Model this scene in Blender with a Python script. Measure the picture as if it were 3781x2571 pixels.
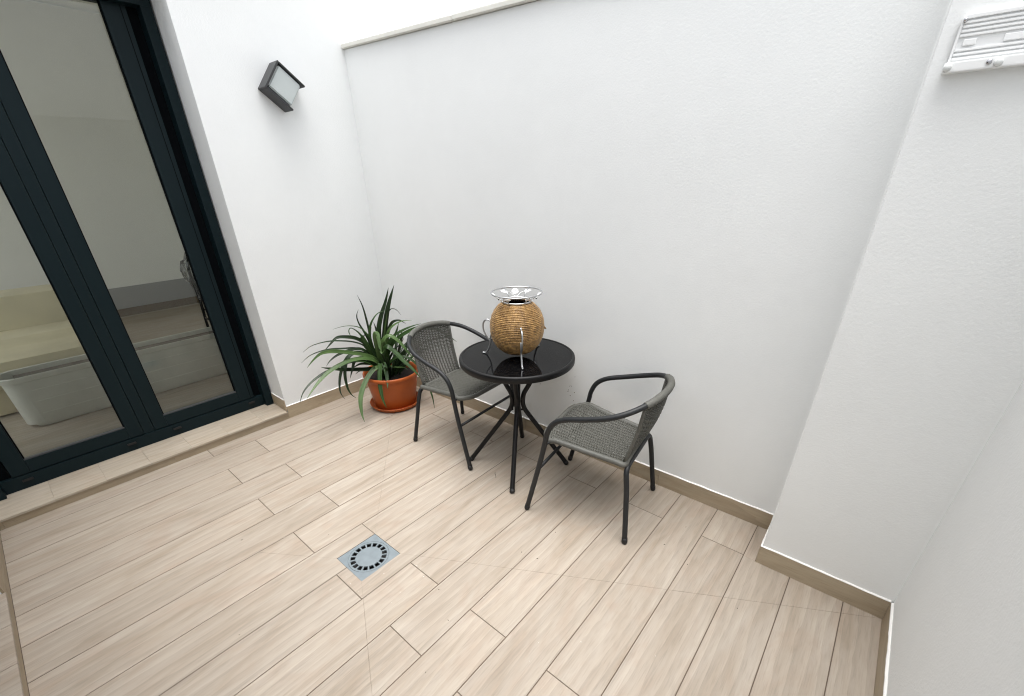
import bpy, bmesh, math, random
from mathutils import Vector, Matrix, noise as mnoise
random.seed(7)
RC_ = random.Random(11)
R_ = math.radians
scene = bpy.context.scene
for o in list(bpy.data.objects):
    bpy.data.objects.remove(o, do_unlink=True)

# ---------------------------------------------------------------- camera
cd = bpy.data.cameras.new('camera')
cam = bpy.data.objects.new('camera', cd)
scene.collection.objects.link(cam)
scene.camera = cam
cd.sensor_fit = 'HORIZONTAL'
cd.sensor_width = 36.0
cd.lens = 15.2535
cd.shift_y = 0.05799
cd.clip_start = 0.02
cd.clip_end = 500
RW = ((0.76356915, 0.64547356, -0.01805644),
      (0.28977870, -0.36751760, -0.88371891),
      (-0.57705325, 0.66954813, -0.46766959))
cam.matrix_world = Matrix(((RW[0][0], -RW[1][0], -RW[2][0], 0.0),
                           (RW[0][1], -RW[1][1], -RW[2][1], 0.0),
                           (RW[0][2], -RW[1][2], -RW[2][2], 1.545),
                           (0, 0, 0, 1)))

# ---------------------------------------------------------------- sky, sun, exposure
SUN_EL, SUN_AZ = 83.5, -45.0            # azimuth from +X towards +Y, degrees
world = bpy.data.worlds.new('World')
scene.world = world
world.use_nodes = True
wn = world.node_tree
wn.nodes.clear()
sky = wn.nodes.new('ShaderNodeTexSky')
sky.sky_type = 'NISHITA'
sky.sun_disc = False
sky.sun_elevation = R_(SUN_EL)
sky.sun_rotation = R_(90.0 - SUN_AZ)
sky.dust_density = 4.0
sky.air_density = 1.0
hs = wn.nodes.new('ShaderNodeHueSaturation')
hs.inputs['Saturation'].default_value = 0.16      # overcast: the blue is washed out
bg = wn.nodes.new('ShaderNodeBackground')
bg.inputs['Strength'].default_value = 0.14
wo = wn.nodes.new('ShaderNodeOutputWorld')
wn.links.new(sky.outputs[0], hs.inputs['Color'])
wn.links.new(hs.outputs[0], bg.inputs['Color'])
wn.links.new(bg.outputs[0], wo.inputs['Surface'])
sd = bpy.data.lights.new('sun', 'SUN')
sd.energy = 0.95
sd.angle = R_(50)
sd.color = (1.0, 0.97, 0.93)
sun = bpy.data.objects.new('sun', sd)
scene.collection.objects.link(sun)
sun.location = (2, 0, 8)
_d = Vector((math.cos(R_(SUN_EL)) * math.cos(R_(SUN_AZ)), math.cos(R_(SUN_EL)) * math.sin(R_(SUN_AZ)), math.sin(R_(SUN_EL))))
sun.rotation_euler = _d.to_track_quat('Z', 'Y').to_euler()
scene.view_settings.view_transform = 'Standard'
scene.view_settings.look = 'None'
scene.view_settings.exposure = 1.38
scene.view_settings.gamma = 1.0
scene.view_settings.use_curve_mapping = False
scene.render.engine = 'CYCLES'
scene.cycles.filter_width = 1.1
scene.cycles.max_bounces = 9
scene.cycles.diffuse_bounces = 6
scene.cycles.glossy_bounces = 4
scene.cycles.transparent_max_bounces = 12

# ---------------------------------------------------------------- helpers
COL = scene.collection

def link(name, mesh, mat=None, parent=None, loc=None, rot=None, smooth=False):
    o = bpy.data.objects.new(name, mesh)
    COL.objects.link(o)
    o.color = (RC_.random(), RC_.random(), 0.5, 1)      # seeds the grain of tiles
    if mat is not None and not mesh.materials:
        mesh.materials.append(mat)
    if parent is not None:
        o.parent = parent
    if loc is not None:
        o.location = loc
    if rot is not None:
        o.rotation_euler = rot
    if smooth:
        for p in mesh.polygons:
            p.use_smooth = True
    return o

def mk(name, bm, mat, parent=None, loc=None, rot=None, smooth=False, fix=True):
    if fix:
        bmesh.ops.recalc_face_normals(bm, faces=bm.faces[:])
    me = bpy.data.meshes.new(name)
    bm.to_mesh(me)
    bm.free()
    return link(name, me, mat, parent, loc, rot, smooth)

def tag(o, label=None, cat=None, group=None, kind=None):
    if label: o['label'] = label
    if cat: o['category'] = cat
    if group: o['group'] = group
    if kind: o['kind'] = kind
    return o

def empty(name, label, cat, loc=(0, 0, 0), rz=0.0, group=None):
    o = bpy.data.objects.new(name, None)
    COL.objects.link(o)
    o.empty_display_size = 0.05
    o.location = loc
    o.rotation_euler = (0, 0, rz)
    return tag(o, label, cat, group)

def box(bm, x0, x1, y0, y1, z0, z1, bev=0.0):
    vs = [bm.verts.new((x, y, z)) for x in (x0, x1) for y in (y0, y1) for z in (z0, z1)]
    idx = [(0, 1, 3, 2), (4, 6, 7, 5), (0, 4, 5, 1), (2, 3, 7, 6), (0, 2, 6, 4), (1, 5, 7, 3)]
    fs = [bm.faces.new([vs[i] for i in f]) for f in idx]
    if bev > 0:
        es = list({e for f in fs for e in f.edges})
        bmesh.ops.bevel(bm, geom=es, offset=bev, segments=2, affect='EDGES', profile=0.7)
    return fs

def boxobj(name, b, mat, parent=None, bev=0.0, **k):
    bm = bmesh.new()
    box(bm, *b, bev)
    return mk(name, bm, mat, parent, **k)

def cr(pts, n=8, closed=False):
    """Catmull-Rom through the points."""
    P = [Vector(p) for p in pts]
    out = []
    m = len(P)
    rng = range(m) if closed else range(m - 1)
    for i in rng:
        if closed:
            a, b, c, d = P[(i - 1) % m], P[i], P[(i + 1) % m], P[(i + 2) % m]
        else:
            b, c = P[i], P[i + 1]
            a = P[i - 1] if i > 0 else b + (b - c)
            d = P[i + 2] if i + 2 < m else c + (c - b)
        for j in range(n):
            t = j / n
            out.append(0.5 * ((2 * b) + (-a + c) * t + (2 * a - 5 * b + 4 * c - d) * t * t + (-a + 3 * b - 3 * c + d) * t ** 3))
    if not closed:
        out.append(P[-1])
    return out

def sweep(bm, path, rad, seg=8, closed=False, cap=True, flat=1.0):
    """Tube along a path; rad a number or a list."""
    path = [Vector(p) for p in path]
    n = len(path)
    rings = []
    t0 = None
    for i in range(n):
        if closed:
            t = path[(i + 1) % n] - path[(i - 1) % n]
        else:
            t = path[min(i + 1, n - 1)] - path[max(i - 1, 0)]
        if t.length < 1e-9:
            t = Vector((0, 0, 1))
        t.normalize()
        if t0 is None:
            up = Vector((0, 0, 1)) if abs(t.z) < 0.9 else Vector((1, 0, 0))
            u = t.cross(up).normalized()
        else:
            u = (u - t * u.dot(t)).normalized()
        t0 = t
        v = t.cross(u)
        r = rad[i] if isinstance(rad, (list, tuple)) else rad
        rings.append([bm.verts.new(path[i] + (u * math.cos(2 * math.pi * k / seg) * flat + v * math.sin(2 * math.pi * k / seg)) * r) for k in range(seg)])
    m = n if closed else n - 1
    for i in range(m):
        a, b = rings[i], rings[(i + 1) % n]
        for k in range(seg):
            bm.faces.new((a[k], a[(k + 1) % seg], b[(k + 1) % seg], b[k]))
    if cap and not closed:
        bm.faces.new(rings[0][::-1])
        bm.faces.new(rings[-1])
    return rings

def tube(name, path, rad, mat, parent=None, seg=10, closed=False, **k):
    bm = bmesh.new()
    sweep(bm, path, rad, seg, closed)
    return mk(name, bm, mat, parent, smooth=True, **k)

def lathe(bm, prof, seg=48, closed=False):
    rings = []
    for r, z in prof:
        if r < 1e-6:
            rings.append([bm.verts.new((0, 0, z))])
        else:
            rings.append([bm.verts.new((r * math.cos(2 * math.pi * k / seg), r * math.sin(2 * math.pi * k / seg), z)) for k in range(seg)])
    pairs = list(zip(rings, rings[1:])) + ([(rings[-1], rings[0])] if closed else [])
    for a, b in pairs:
        for k in range(seg):
            k2 = (k + 1) % seg
            if len(a) == 1 and len(b) == 1:
                continue
            if len(a) == 1:
                bm.faces.new((a[0], b[k], b[k2]))
            elif len(b) == 1:
                bm.faces.new((a[k], a[k2], b[0]))
            else:
                bm.faces.new((a[k], a[k2], b[k2], b[k]))

def autosmooth(o, ang=40):
    me = o.data
    for p in me.polygons:
        p.use_smooth = True
    bm = bmesh.new(); bm.from_mesh(me)
    for e in bm.edges:
        if len(e.link_faces) == 2 and e.calc_face_angle(0) > R_(ang):
            e.smooth = False
    bm.to_mesh(me); bm.free()
    return o

# ---------------------------------------------------------------- materials
def nmat(name):
    m = bpy.data.materials.new(name)
    m.use_nodes = True
    nt = m.node_tree
    return m, nt, nt.nodes['Principled BSDF']

def N(nt, typ, **inp):
    n = nt.nodes.new(typ)
    for k, v in inp.items():
        k2 = k.replace('_', ' ')
        n.inputs[k2].default_value = v
    return n

def plain(name, col, rough=0.5, metal=0.0, spec=0.5, bump=0.0, bscale=200.0, var=0.0, vscale=6.0):
    m, nt, p = nmat(name)
    p.inputs['Base Color'].default_value = (*col, 1)
    p.inputs['Roughness'].default_value = rough
    p.inputs['Metallic'].default_value = metal
    p.inputs['Specular IOR Level'].default_value = spec
    tc = N(nt, 'ShaderNodeTexCoord')
    if bump > 0:
        nz = N(nt, 'ShaderNodeTexNoise', Scale=bscale, Detail=3.0)
        nt.links.new(tc.outputs['Object'], nz.inputs['Vector'])
        b = N(nt, 'ShaderNodeBump', Strength=bump, Distance=0.002)
        nt.links.new(nz.outputs['Fac'], b.inputs['Height'])
        nt.links.new(b.outputs[0], p.inputs['Normal'])
    if var > 0:
        nz = N(nt, 'ShaderNodeTexNoise', Scale=vscale, Detail=4.0)
        nt.links.new(tc.outputs['Object'], nz.inputs['Vector'])
        r = N(nt, 'ShaderNodeMapRange', From_Min=0.3, From_Max=0.7, To_Min=1 - var, To_Max=1 + var)
        nt.links.new(nz.outputs['Fac'], r.inputs['Value'])
        mx = nt.nodes.new('ShaderNodeVectorMath'); mx.operation = 'SCALE'
        mx.inputs[0].default_value = col
        nt.links.new(r.outputs[0], mx.inputs['Scale'])
        nt.links.new(mx.outputs[0], p.inputs['Base Color'])
    return m

def plaster(name, col):
    m, nt, p = nmat(name)
    tc = N(nt, 'ShaderNodeTexCoord')
    big = N(nt, 'ShaderNodeTexNoise', Scale=2.1, Detail=6.0, Roughness=0.68)
    nt.links.new(tc.outputs['Object'], big.inputs['Vector'])
    rp = N(nt, 'ShaderNodeMapRange', From_Min=0.3, From_Max=0.7, To_Min=0.975, To_Max=1.015)
    nt.links.new(big.outputs['Fac'], rp.inputs['Value'])
    sc = nt.nodes.new('ShaderNodeVectorMath'); sc.operation = 'SCALE'
    sc.inputs[0].default_value = col
    nt.links.new(rp.outputs[0], sc.inputs['Scale'])
    nt.links.new(sc.outputs[0], p.inputs['Base Color'])
    p.inputs['Roughness'].default_value = 0.92
    p.inputs['Specular IOR Level'].default_value = 0.25
    n1 = N(nt, 'ShaderNodeTexNoise', Scale=125.0, Detail=4.0, Roughness=0.62)
    n2 = N(nt, 'ShaderNodeTexNoise', Scale=5.5, Detail=4.0)
    for n in (n1, n2):
        nt.links.new(tc.outputs['Object'], n.inputs['Vector'])
    b1 = N(nt, 'ShaderNodeBump', Strength=0.30, Distance=0.0032)
    b2 = N(nt, 'ShaderNodeBump', Strength=0.10, Distance=0.012)
    nt.links.new(n2.outputs['Fac'], b2.inputs['Height'])
    nt.links.new(n1.outputs['Fac'], b1.inputs['Height'])
    nt.links.new(b2.outputs[0], b1.inputs['Normal'])
    nt.links.new(b1.outputs[0], p.inputs['Normal'])
    return m

def woodtile(name, gain=1.0, tint=(1.0, 1.0, 1.0)):
    """Wood-look porcelain; the grain runs along the local Y axis."""
    m, nt, p = nmat(name)
    def L(a, b): nt.links.new(a, b)
    tc = N(nt, 'ShaderNodeTexCoord')
    oi = N(nt, 'ShaderNodeObjectInfo')
    sp = N(nt, 'ShaderNodeSeparateColor')
    L(oi.outputs['Color'], sp.inputs[0])
    cx = N(nt, 'ShaderNodeCombineXYZ')
    for i, k in enumerate((37.0, 91.0, 53.0)):
        mu = N(nt, 'ShaderNodeMath'); mu.operation = 'MULTIPLY'; mu.inputs[1].default_value = k
        L(sp.outputs['Red'], mu.inputs[0]); L(mu.outputs[0], cx.inputs[i])
    ad = N(nt, 'ShaderNodeVectorMath'); ad.operation = 'ADD'
    L(tc.outputs['Object'], ad.inputs[0]); L(cx.outputs[0], ad.inputs[1])
    def mapped(sx, sy):
        mp = N(nt, 'ShaderNodeMapping'); mp.inputs['Scale'].default_value = (sx, sy, sx)
        L(ad.outputs[0], mp.inputs['Vector'])
        return mp.outputs[0]
    def noise(sx, sy, det, dist, rgh=0.55):
        nz = N(nt, 'ShaderNodeTexNoise', Scale=1.0, Detail=det, Distortion=dist, Roughness=rgh)
        L(mapped(sx, sy), nz.inputs['Vector'])
        return nz.outputs['Fac']
    def rng(src, a, b, c, d):
        r = N(nt, 'ShaderNodeMapRange', From_Min=a, From_Max=b, To_Min=c, To_Max=d)
        L(src, r.inputs['Value'])
        return r.outputs[0]
    def mul(a, b):
        q = N(nt, 'ShaderNodeMath'); q.operation = 'MULTIPLY'
        L(a, q.inputs[0]); L(b, q.inputs[1])
        return q.outputs[0]
    broad = noise(7.0, 1.5, 5.0, 1.5)
    cloud = noise(5.0, 2.4, 4.0, 2.2)
    fibre = noise(52.0, 3.0, 5.0, 0.7, 0.62)
    pores = noise(230.0, 11.0, 2.0, 0.0, 0.6)
    # growth rings: distorted bands that bend into long flames
    wv = N(nt, 'ShaderNodeTexWave', Scale=3.4, Distortion=7.5, Detail=3.0, Detail_Scale=1.1, Detail_Roughness=0.6)
    wv.wave_type = 'BANDS'; wv.bands_direction = 'X'; wv.wave_profile = 'SAW'
    L(mapped(2.2, 0.30), wv.inputs['Vector'])
    g = gain
    def c3(r, gg, b): return (r * g * tint[0], gg * g * tint[1], b * g * tint[2], 1)
    ra = N(nt, 'ShaderNodeValToRGB')
    e = ra.color_ramp.elements
    e[0].position = 0.28; e[0].color = c3(0.455, 0.383, 0.303)
    e[1].position = 0.70; e[1].color = c3(0.605, 0.540, 0.462)
    k = e.new(0.42); k.color = c3(0.525, 0.455, 0.375)
    L(broad, ra.inputs['Fac'])
    mx = nt.nodes.new('ShaderNodeMixRGB'); mx.blend_type = 'MIX'
    mx.inputs['Color2'].default_value = c3(0.520, 0.415, 0.328)
    L(rng(cloud, 0.50, 0.72, 0.0, 0.5), mx.inputs['Fac']); L(ra.outputs[0], mx.inputs['Color1'])
    f = mul(rng(fibre, 0.30, 0.62, 0.925, 1.03), rng(pores, 0.26, 0.50, 0.86, 1.01))
    f = mul(f, rng(wv.outputs['Fac'], 0.0, 1.0, 0.91, 1.05))
    f = mul(f, rng(sp.outputs['Green'], 0.0, 1.0, 0.955, 1.05))
    sc = nt.nodes.new('ShaderNodeVectorMath'); sc.operation = 'SCALE'
    L(mx.outputs[0], sc.inputs[0]); L(f, sc.inputs['Scale'])
    L(sc.outputs[0], p.inputs['Base Color'])
    L(rng(fibre, 0.3, 0.7, 0.42, 0.60), p.inputs['Roughness'])
    p.inputs['Specular IOR Level'].default_value = 0.4
    bp = N(nt, 'ShaderNodeBump', Strength=0.5, Distance=0.0013)
    L(pores, bp.inputs['Height'])
    L(bp.outputs[0], p.inputs['Normal'])
    return m

M = {}
M['plaster'] = plaster('white_plaster', (0.80, 0.815, 0.812))
M['room_plaster'] = plaster('room_paint', (0.82, 0.815, 0.78))
M['tile'] = woodtile('wood_look_tile', 0.635, (1.005, 0.985, 0.965))
M['sill'] = woodtile('lit_sill_tile', 0.78, (1.0, 0.99, 0.95))  # floor tile in a lighter copy, painting in the brighter light by the glass
M['skirt'] = woodtile('wood_look_skirting', 0.70, (1.0, 0.94, 0.80))
M['grout'] = plain('brown_grout', (0.115, 0.085, 0.062), 0.9, bump=0.3)
M['bead'] = plain('white_sealant', (0.82, 0.81, 0.78), 0.7, bump=0.5, bscale=90)
M['coping'] = plain('pale_coping', (0.70, 0.69, 0.64), 0.75, bump=0.3, bscale=60, var=0.05)
M['alu'] = plain('anthracite_aluminium', (0.0045, 0.0125, 0.0155), 0.5, spec=0.16, bump=0.05, bscale=500)
M['gasket'] = plain('black_rubber', (0.003, 0.004, 0.005), 0.85, spec=0.05)
M['bead_alu'] = plain('glazing_bead', (0.05, 0.055, 0.06), 0.3, spec=0.7)
M['tube'] = plain('charcoal_tube', (0.014, 0.0155, 0.017), 0.48, spec=0.38, bump=0.05, bscale=400)
M['black'] = plain('black_tube', (0.0045, 0.0045, 0.005), 0.45, spec=0.3)
M['cap'] = plain('black_plastic', (0.006, 0.006, 0.006), 0.6)
M['weave'] = plain('grey_rattan', (0.098, 0.098, 0.086), 0.6, spec=0.3, var=0.06, vscale=40)
M['wrap'] = plain('grey_rattan_wrap', (0.105, 0.105, 0.094), 0.5, spec=0.35, var=0.10, vscale=60, bump=0.4, bscale=260)
M['silver'] = plain('silver_wire', (0.52, 0.53, 0.54), 0.34, metal=0.9, bump=0.1, bscale=300)
M['petal'] = plain('white_enamel', (0.80, 0.81, 0.82), 0.35)
M['liner'] = plain('dark_glass_liner', (0.012, 0.006, 0.012), 0.25)
M['terracotta'] = plain('terracotta_plastic', (0.385, 0.084, 0.013), 0.48, spec=0.4, var=0.12, vscale=9, bump=0.1, bscale=80)
M['soil'] = plain('dark_soil', (0.012, 0.009, 0.007), 0.95, bump=1.0, bscale=70, var=0.4, vscale=60)
M['drain'] = plain('grey_plastic', (0.178, 0.210, 0.228), 0.5, spec=0.4, var=0.10, vscale=25, bump=0.15, bscale=120)
M['dark'] = plain('drain_shaft', (0.022, 0.021, 0.020), 0.8)
M['lampbody'] = plain('anthracite_lamp', (0.030, 0.031, 0.033), 0.45, bump=0.1, bscale=300)
M['lampdiff'] = plain('opal_diffuser', (0.47, 0.51, 0.505), 0.35)
M['vent'] = plain('white_plastic', (0.80, 0.81, 0.81), 0.4)
M['chrome'] = plain('screw_steel', (0.5, 0.5, 0.52), 0.25, metal=1.0)
M['tub'] = plain('white_tub', (0.56, 0.57, 0.53), 0.4, var=0.09, vscale=5)
M['sofa'] = plain('beige_cloth', (0.62, 0.56, 0.40), 0.9, var=0.10, vscale=3, bump=0.3, bscale=40)
M['low_band'] = plain('grey_low_band', (0.30, 0.30, 0.30), 0.8)
M['litter'] = plain('dry_litter', (0.05, 0.035, 0.02), 0.9)
M['crumb'] = plain('pale_crumb', (0.75, 0.72, 0.66), 0.8)

def rope_mat():
    m, nt, p = nmat('gold_rope')
    tc = N(nt, 'ShaderNodeTexCoord')
    n1 = N(nt, 'ShaderNodeTexNoise', Scale=38.0, Detail=4.0)
    n2 = N(nt, 'ShaderNodeTexNoise', Scale=260.0, Detail=2.0)
    for n in (n1, n2):
        nt.links.new(tc.outputs['Object'], n.inputs['Vector'])
    ra = N(nt, 'ShaderNodeValToRGB')
    e = ra.color_ramp.elements
    e[0].position = 0.36; e[0].color = (0.130, 0.062, 0.014, 1)
    e[1].position = 0.66; e[1].color = (0.50, 0.295, 0.10, 1)
    mixv = N(nt, 'ShaderNodeMath'); mixv.operation = 'MULTIPLY_ADD'
    mixv.inputs[1].default_value = 0.5
    nt.links.new(n2.outputs['Fac'], mixv.inputs[0])
    hf = N(nt, 'ShaderNodeMath'); hf.operation = 'MULTIPLY'; hf.inputs[1].default_value = 0.5
    nt.links.new(n1.outputs['Fac'], hf.inputs[0])
    nt.links.new(hf.outputs[0], mixv.inputs[2])
    nt.links.new(mixv.outputs[0], ra.inputs['Fac'])
    nt.links.new(ra.outputs[0], p.inputs['Base Color'])
    p.inputs['Roughness'].default_value = 0.42
    p.inputs['Sheen Weight'].default_value = 0.1
    b = N(nt, 'ShaderNodeBump', Strength=0.6, Distance=0.002)
    nt.links.new(n2.outputs['Fac'], b.inputs['Height'])
    nt.links.new(b.outputs[0], p.inputs['Normal'])
    return m
M['rope'] = rope_mat()

def leaf_mat(name, c1, c2):
    m, nt, p = nmat(name)
    tc = N(nt, 'ShaderNodeTexCoord')
    nz = N(nt, 'ShaderNodeTexNoise', Scale=9.0, Detail=4.0)
    nt.links.new(tc.outputs['Object'], nz.inputs['Vector'])
    ra = N(nt, 'ShaderNodeValToRGB')
    e = ra.color_ramp.elements
    e[0].position = 0.35; e[0].color = (*c1, 1)
    e[1].position = 0.7; e[1].color = (*c2, 1)
    nt.links.new(nz.outputs['Fac'], ra.inputs['Fac'])
    nt.links.new(ra.outputs[0], p.inputs['Base Color'])
    p.inputs['Roughness'].default_value = 0.42
    p.inputs['Specular IOR Level'].default_value = 0.45
    return m
M['leaf0'] = leaf_mat('dark_leaf', (0.009, 0.020, 0.007), (0.017, 0.040, 0.011))
M['leaf1'] = leaf_mat('mid_leaf', (0.020, 0.050, 0.011), (0.040, 0.092, 0.020))
M['leaf2'] = leaf_mat('light_leaf', (0.045, 0.090, 0.022), (0.080, 0.140, 0.042))

def glass_mat(name, tint, k=1.6, ior=1.5, rough=0.0):
    m, nt, p = nmat(name)
    nt.nodes.remove(p)
    out = nt.nodes['Material Output']
    tr = N(nt, 'ShaderNodeBsdfTransparent'); tr.inputs['Color'].default_value = (*tint, 1)
    gl = N(nt, 'ShaderNodeBsdfGlossy'); gl.inputs['Roughness'].default_value = rough
    fr = N(nt, 'ShaderNodeFresnel'); fr.inputs['IOR'].default_value = ior
    mu = N(nt, 'ShaderNodeMath'); mu.operation = 'MULTIPLY'; mu.inputs[1].default_value = k; mu.use_clamp = True
    mx = N(nt, 'ShaderNodeMixShader')
    nt.links.new(fr.outputs[0], mu.inputs[0]); nt.links.new(mu.outputs[0], mx.inputs[0])
    nt.links.new(tr.outputs[0], mx.inputs[1]); nt.links.new(gl.outputs[0], mx.inputs[2])
    nt.links.new(mx.outputs[0], out.inputs['Surface'])
    return m
M['glass'] = glass_mat('door_glass', (0.93, 0.955, 0.93), 1.25, 1.45)
M['film'] = glass_mat('clear_film', (0.78, 0.78, 0.78), 3.0, 1.45, 0.15)
M['clearcap'] = plain('milky_plastic', (0.70, 0.72, 0.71), 0.18)

def tabletop_mat():
    m, nt, p = nmat('black_speckled_glass')
    tc = N(nt, 'ShaderNodeTexCoord')
    nz = N(nt, 'ShaderNodeTexNoise', Scale=170.0, Detail=3.0, Roughness=0.7)
    nt.links.new(tc.outputs['Object'], nz.inputs['Vector'])
    ra = N(nt, 'ShaderNodeValToRGB')
    e = ra.color_ramp.elements
    e[0].position = 0.54; e[0].color = (0.002, 0.002, 0.0025, 1)
    e[1].position = 0.66; e[1].color = (0.018, 0.018, 0.017, 1)
    nt.links.new(nz.outputs['Fac'], ra.inputs['Fac'])
    nt.links.new(ra.outputs[0], p.inputs['Base Color'])
    p.inputs['Roughness'].default_value = 0.045
    p.inputs['IOR'].default_value = 1.20
    return m
M['tabletop'] = tabletop_mat()
# ================================================================ structure
XL, XR = -3.098, 0.371            # wall faces, left (house) and right
YB, YN = 2.016, -0.445            # back wall, near wall
PX, PY = -0.083, 1.765            # pillar: left face, front face
T = 0.008                         # skirting thickness
SK = 0.094                        # skirting height
U = 1.545

def inset(poly, d):
    n = len(poly)
    out = []
    for i in range(n):
        p0, p1, p2 = poly[i - 1], poly[i], poly[(i + 1) % n]
        e1 = (p1 - p0).normalized(); e2 = (p2 - p1).normalized()
        n1 = Vector((-e1.y, e1.x)); n2 = Vector((-e2.y, e2.x))
        den = 1 + n1.dot(n2)
        out.append(p1 + (n1 + n2) * (d / den) if den > 0.15 else p1 + n1 * d)
    return out

def clip(poly, a, nrm, off=0.0):
    """Keep the part where (p-a).nrm >= off."""
    out = []
    n = len(poly)
    for i in range(n):
        p, q = poly[i], poly[(i + 1) % n]
        dp, dq = (p - a).dot(nrm) - off, (q - a).dot(nrm) - off
        if dp >= 0:
            out.append(p)
        if (dp >= 0) != (dq >= 0):
            out.append(p + (q - p) * (dp / (dp - dq)))
    # drop duplicates
    res = []
    for p in out:
        if not res or (p - res[-1]).length > 1e-5:
            res.append(p)
    if len(res) > 1 and (res[0] - res[-1]).length < 1e-5:
        res.pop()
    return res if len(res) >= 3 else []

def area(poly):
    return 0.5 * sum(poly[i - 1].x * poly[i].y - poly[i].x * poly[i - 1].y for i in range(len(poly)))

DR = (-1.577, -1.374, 0.565, 0.771)        # drain opening x0,x1,y0,y1
bm = bmesh.new()
zb = -0.0018
for b in ((XL - 0.02, DR[0] - 0.002, YN - 0.02, YB + 0.02), (DR[1] + 0.002, XR + 0.02, YN - 0.02, YB + 0.02),
          (DR[0] - 0.002, DR[1] + 0.002, YN - 0.02, DR[2] - 0.002), (DR[0] - 0.002, DR[1] + 0.002, DR[3] + 0.002, YB + 0.02)):
    box(bm, b[0], b[1], b[2], b[3], -0.12, zb)
floor = tag(mk('floor', bm, M['grout']), kind='structure')
floor['label'] = 'floor of beige wood-look plank tiles with brown grout'

xs = [-3.094] + [v * U for v in (-1.9235, -1.78, -1.637, -1.4975, -1.365, -1.2317, -1.094, -0.9665, -0.837, -0.7125,
                                 -0.588, -0.464, -0.3397, -0.215, -0.0915, 0.0306, 0.1545)] + [XR - 0.003]
diag = [(Vector((DR[0], DR[2])), Vector((XL, YN))), (Vector((DR[0], DR[3])), Vector((XL, YB + 0.03))),
        (Vector((DR[1], DR[2])), Vector((XR, YN + 0.05))), (Vector((DR[1], DR[3])), Vector((XR, PY)))]
G = 0.0018
def add_tile(poly):
    polys = [poly]
    ocx = sum(q.x for q in poly) / len(poly); ocy = sum(q.y for q in poly) / len(poly)
    ocol = (random.random(), random.random(), 0.5, 1)
    for a, b in diag:
        d = (b - a).normalized(); nr = Vector((-d.y, d.x))
        nxt = []
        for p in polys:
            s = [(q - a).dot(nr) for q in p]
            t = [(q - a).dot(d) for q in p if True]
            if max(s) > 0.012 and min(s) < -0.012:
                # does the ray itself cross the piece?
                cross = []
                for i in range(len(p)):
                    if (s[i] >= 0) != (s[(i + 1) % len(p)] >= 0):
                        w = s[i] / (s[i] - s[(i + 1) % len(p)])
                        cross.append(t[i] + (t[(i + 1) % len(p)] - t[i]) * w)
                if cross and max(cross) > 0.01 and (a.x > DR[0] + 0.1 or a.y > 0.7 or min(cross) < 0.32):
                    nxt += [x for x in (clip(p, a, nr, 0.0002), clip(p, a, -nr, 0.0002)) if x]
                    continue
            nxt.append(p)
        polys = nxt
    for p in polys:
        if abs(area(p)) < 2e-4:
            continue
        cx, cy = ocx, ocy
        mnx, mxx = min(q.x for q in p), max(q.x for q in p)
        mny, mxy = min(q.y for q in p), max(q.y for q in p)
        bm = bmesh.new()
        hit = mnx < DR[1] and mxx > DR[0] and mny < DR[3] and mxy > DR[2]
        c = Vector((cx, cy))
        if hit:
            X, Y = Vector((1, 0)), Vector((0, 1))
            parts = []
            A, B = Vector((DR[0], DR[2])), Vector((DR[1], DR[3]))
            parts.append(clip(p, A, -X)); parts.append(clip(p, B, X))
            mid = clip(clip(p, A, X), B, -X) if clip(p, A, X) else []
            if mid:
                parts.append(clip(mid, A, -Y)); parts.append(clip(mid, B, Y))
            parts = [q for q in parts if q and abs(area(q)) > 1e-6]
            if not parts:
                bm.free(); continue
            for q in parts:
                f = bm.faces.new([bm.verts.new((v.x - cx, v.y - cy, 0)) for v in q])
                f.normal_update()
                if f.normal.z < 0: f.normal_flip()
            mk('tile', bm, M['tile'], floor, loc=(cx, cy, 0), fix=False).color = ocol
        else:
            if area(p) < 0: p = p[::-1]
            top = inset(p, 0.0005)
            v0 = [bm.verts.new((v.x - cx, v.y - cy, -0.006)) for v in p]
            v1 = [bm.verts.new((v.x - cx, v.y - cy, -0.0006)) for v in p]
            v2 = [bm.verts.new((v.x - cx, v.y - cy, 0)) for v in top]
            bm.faces.new(v2)
            n = len(p)
            for i in range(n):
                j = (i + 1) % n
                bm.faces.new((v0[i], v0[j], v1[j], v1[i]))
                bm.faces.new((v1[i], v1[j], v2[j], v2[i]))
            mk('tile', bm, M['tile'], floor, loc=(cx, cy, random.uniform(-0.0002, 0.0002))).color = ocol

def rect(x0, x1, y0, y1):
    return [Vector((x0, y0)), Vector((x1, y0)), Vector((x1, y1)), Vector((x0, y1))]
y0f, y1f = YN + 0.009, YB - 0.003
for i in range(len(xs) - 1):
    js = [0.333 * U, 1.1425 * U] if i % 2 == 0 else [0.4965 * U]
    js = [j + random.uniform(-0.002, 0.002) for j in js]
    ys = [y0f] + js + [y1f]
    for a, b in zip(ys, ys[1:]):
        x0, x1 = xs[i] + G, xs[i + 1] - G
        ya, yb = a + (G if a != y0f else 0), b - (G if b != y1f else 0)
        # the pillar takes a bite out of the last rows
        if yb > PY - 0.003 and x1 > PX:
            if x0 < PX:
                add_tile(rect(x0, PX - T - 0.001, max(ya, PY - 0.003), yb)) if PX - T - x0 > 0.01 else None
            yb = PY - 0.003
            if ya >= yb - 0.01:
                continue
        add_tile(rect(x0, x1, ya, yb))

bm = bmesh.new()
box(bm, -150, 150, -150, 150, -0.6, -0.2)
tag(mk('ground', bm, plain('outside_ground', (0.16, 0.15, 0.13), 0.95, var=0.2, vscale=0.3)), kind='structure')

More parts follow.
